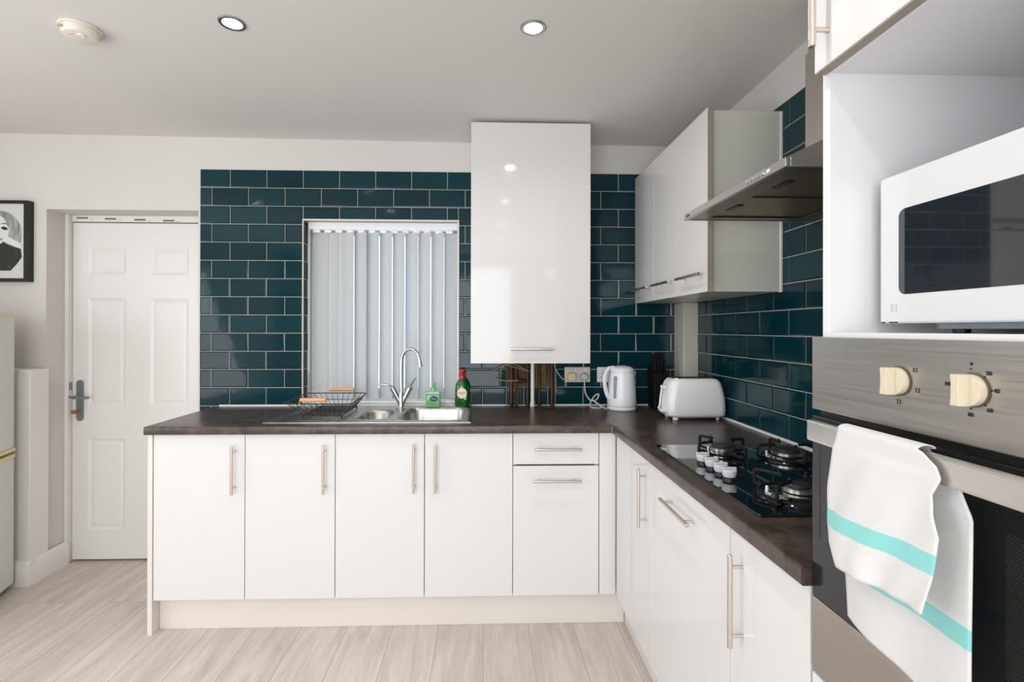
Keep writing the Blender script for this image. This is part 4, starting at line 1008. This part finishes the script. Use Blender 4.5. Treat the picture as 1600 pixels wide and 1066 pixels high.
def alarm():
    x, y = -2.640, -1.002; z = ceil_z(x, y)
    t = thing('smoke_alarm', 'round cream smoke alarm on the ceiling at the left', 'smoke alarm', (x, y, z))
    b = MB(); b.lathe([(0, 0), (.064, 0), (.066, -.004), (.065, -.010), (0, -.010)], c=(x, y, z), seg=40); b.obj('base_plate', M_alarm, t)
    b = MB(); b.lathe([(0, -.010), (.059, -.0101), (.058, -.022), (.052, -.032), (.042, -.036), (0, -.037)], c=(x, y, z), seg=40); b.obj('cover', M_alarm, t)
    b = MB(); b.lathe([(0, -.0365), (.012, -.0365), (.011, -.040), (0, -.041)], c=(x+.018, y-.022, z)); b.obj('test_button', M_plast, t)
    b = MB(); b.box(x-.036, x-.018, y-.0575, y-.050, z-.024, z-.018, .0005); b.box(x-.02, x-.003, y-.030, y-.028, z-.0372, z-.036, 0, M=None); b.obj('vent_slot', mat('alarm_slot', srgb(165, 155, 150), .6), t)
alarm()

# ------------------------------------------------------------ framed picture
def picture():
    x1, x0, z0, z1 = -3.682, -4.05, 1.621, 2.066
    t = thing('framed_picture', 'black framed monochrome portrait print hanging left of the door recess', 'picture', ((x0+x1)/2, 0, z0))
    b = MB(); w = .022
    b.box(x0, x1, -.040, -.0005, z1-w*.8, z1, .001); b.box(x0, x1, -.040, -.0005, z0, z0+w*.8, .001); b.box(x0, x0+w, -.040, -.0005, z0+w*.8, z1-w*.8, .001); b.box(x1-w, x1, -.040, -.0005, z0+w*.8, z1-w*.8, .001)
    b.obj('frame', mat('black_frame', (.008, .009, .010), .35), t)
    yb = -.030
    b = MB(); b.box(x0+w*.5, x1-w*.5, yb, yb+.004, z0+w*.4, z1-w*.4, 0); pr = b.obj('print', mat('print_paper', srgb(205, 206, 203), .5), t)
    # flat printed shapes: hair, face, hand, jacket  (coordinates = offsets from the right inner edge)
    def flat(pts, m, lift, nm):
        q = MB(); q.prism([(x1-w+a, z1-c) for a, c in pts], -yb+.00002+lift*.0002, -yb+.0002+lift*.0002, M=Matrix(((1, 0, 0, 0), (0, 0, -1, 0), (0, 1, 0, 0), (0, 0, 0, 1)))); q.obj(nm, m, pr)
    g1 = mat('print_grey', srgb(150, 152, 150), .5, noise=((60, 20, 14), srgb(95, 98, 97), .3, .7)); g2 = mat('print_skin', srgb(216, 218, 214), .5); g3 = mat('print_black', srgb(30, 36, 34), .5, noise=((22, 22, 22), srgb(90, 96, 92), .55, .8)); g4 = mat('print_hair', srgb(178, 180, 176), .5, noise=((90, 20, 10), srgb(110, 112, 110), .35, .7))
    flat([(-.26, .075), (-.20, .062), (-.13, .055), (-.085, .065), (-.045, .10), (-.022, .14), (-.018, .19), (-.025, .24), (-.06, .25), (-.12, .26), (-.26, .26)], g4, 0, 'printed_hair')
    flat([(-.24, .12), (-.19, .09), (-.13, .085), (-.095, .11), (-.085, .16), (-.09, .20), (-.11, .24), (-.15, .265), (-.20, .27), (-.24, .25)], g2, 1, 'printed_face')
    flat([(-.13, .060), (-.115, .058), (-.095, .085), (-.085, .12), (-.09, .15), (-.105, .11), (-.125, .075)], g1, 2, 'printed_fringe')
    flat([(-.13, .148), (-.115, .142), (-.098, .148), (-.090, .158), (-.10, .162), (-.118, .160)], g3, 3, 'printed_eye')
    flat([(-.135, .130), (-.11, .122), (-.09, .132), (-.11, .128)], g3, 3, 'printed_brow')
    flat([(-.20, .130), (-.175, .124), (-.16, .130), (-.175, .129)], g3, 3, 'printed_brow')
    flat([(-.19, .150), (-.175, .145), (-.163, .153), (-.176, .158)], g3, 3, 'printed_eye')
    flat([(-.15, .212), (-.135, .206), (-.115, .210), (-.125, .219), (-.14, .221)], g1, 3, 'printed_lips')
    flat([(-.26, .275), (-.20, .262), (-.14, .245), (-.115, .225), (-.095, .24), (-.06, .252), (-.022, .265), (-.016, .31), (-.04, .345), (-.075, .385), (-.26, .385)], g3, 2, 'printed_jacket')
    flat([(-.105, .205), (-.085, .20), (-.022, .235), (-.022, .262), (-.06, .250), (-.10, .232)], g2, 4, 'printed_hand')
picture()

# ------------------------------------------------------------ fridge freezer
def fridge():
    P0 = Vector((-3.637, -.160, 0)); d = Vector((.322, -.947, 0)); n = Vector((.947, .322, 0))
    # local frame: X = along front (d), Y = inward (-n)
    M = Matrix(((d.x, -n.x, 0, P0.x), (d.y, -n.y, 0, P0.y), (0, 0, 1, 0), (0, 0, 0, 1)))
    t = thing('fridge_freezer', 'white fridge freezer with yellowed door trims, cut by the left edge of the photo', 'fridge')
    t.matrix_basis = M
    def ad(b, nm, m, par=t): return b.obj(nm, m, par, M=M)
    b = MB(); b.box(0.002, .548, .045, .56, .02, 1.40, .004); ad(b, 'cabinet_body', M_fridge)
    b = MB(); b.box(0, .55, 0, .043, .035, .704, .006, 2); ad(b, 'freezer_door', M_fridge)
    b = MB(); b.box(0, .55, 0, .043, .742, 1.428, .006, 2); ad(b, 'fridge_door', M_fridge)
    for z0, z1 in ((.689, .709), (.723, .742)):
        b = MB(); b.box(-.002, .552, -.004, .044, z0, z1, .004, 2); ad(b, 'door_trim', M_yell)
    b = MB(); b.box(-.002, .552, -.003, .56, 1.422, 1.443, .005, 2); ad(b, 'top_trim', M_yell)
    for u, v in ((.05, .06), (.5, .06), (.05, .5), (.5, .5)):
        b = MB(); b.cyl((u, v, .0003), (u, v, .024), .018); ad(b, 'foot', M_black)
fridge()
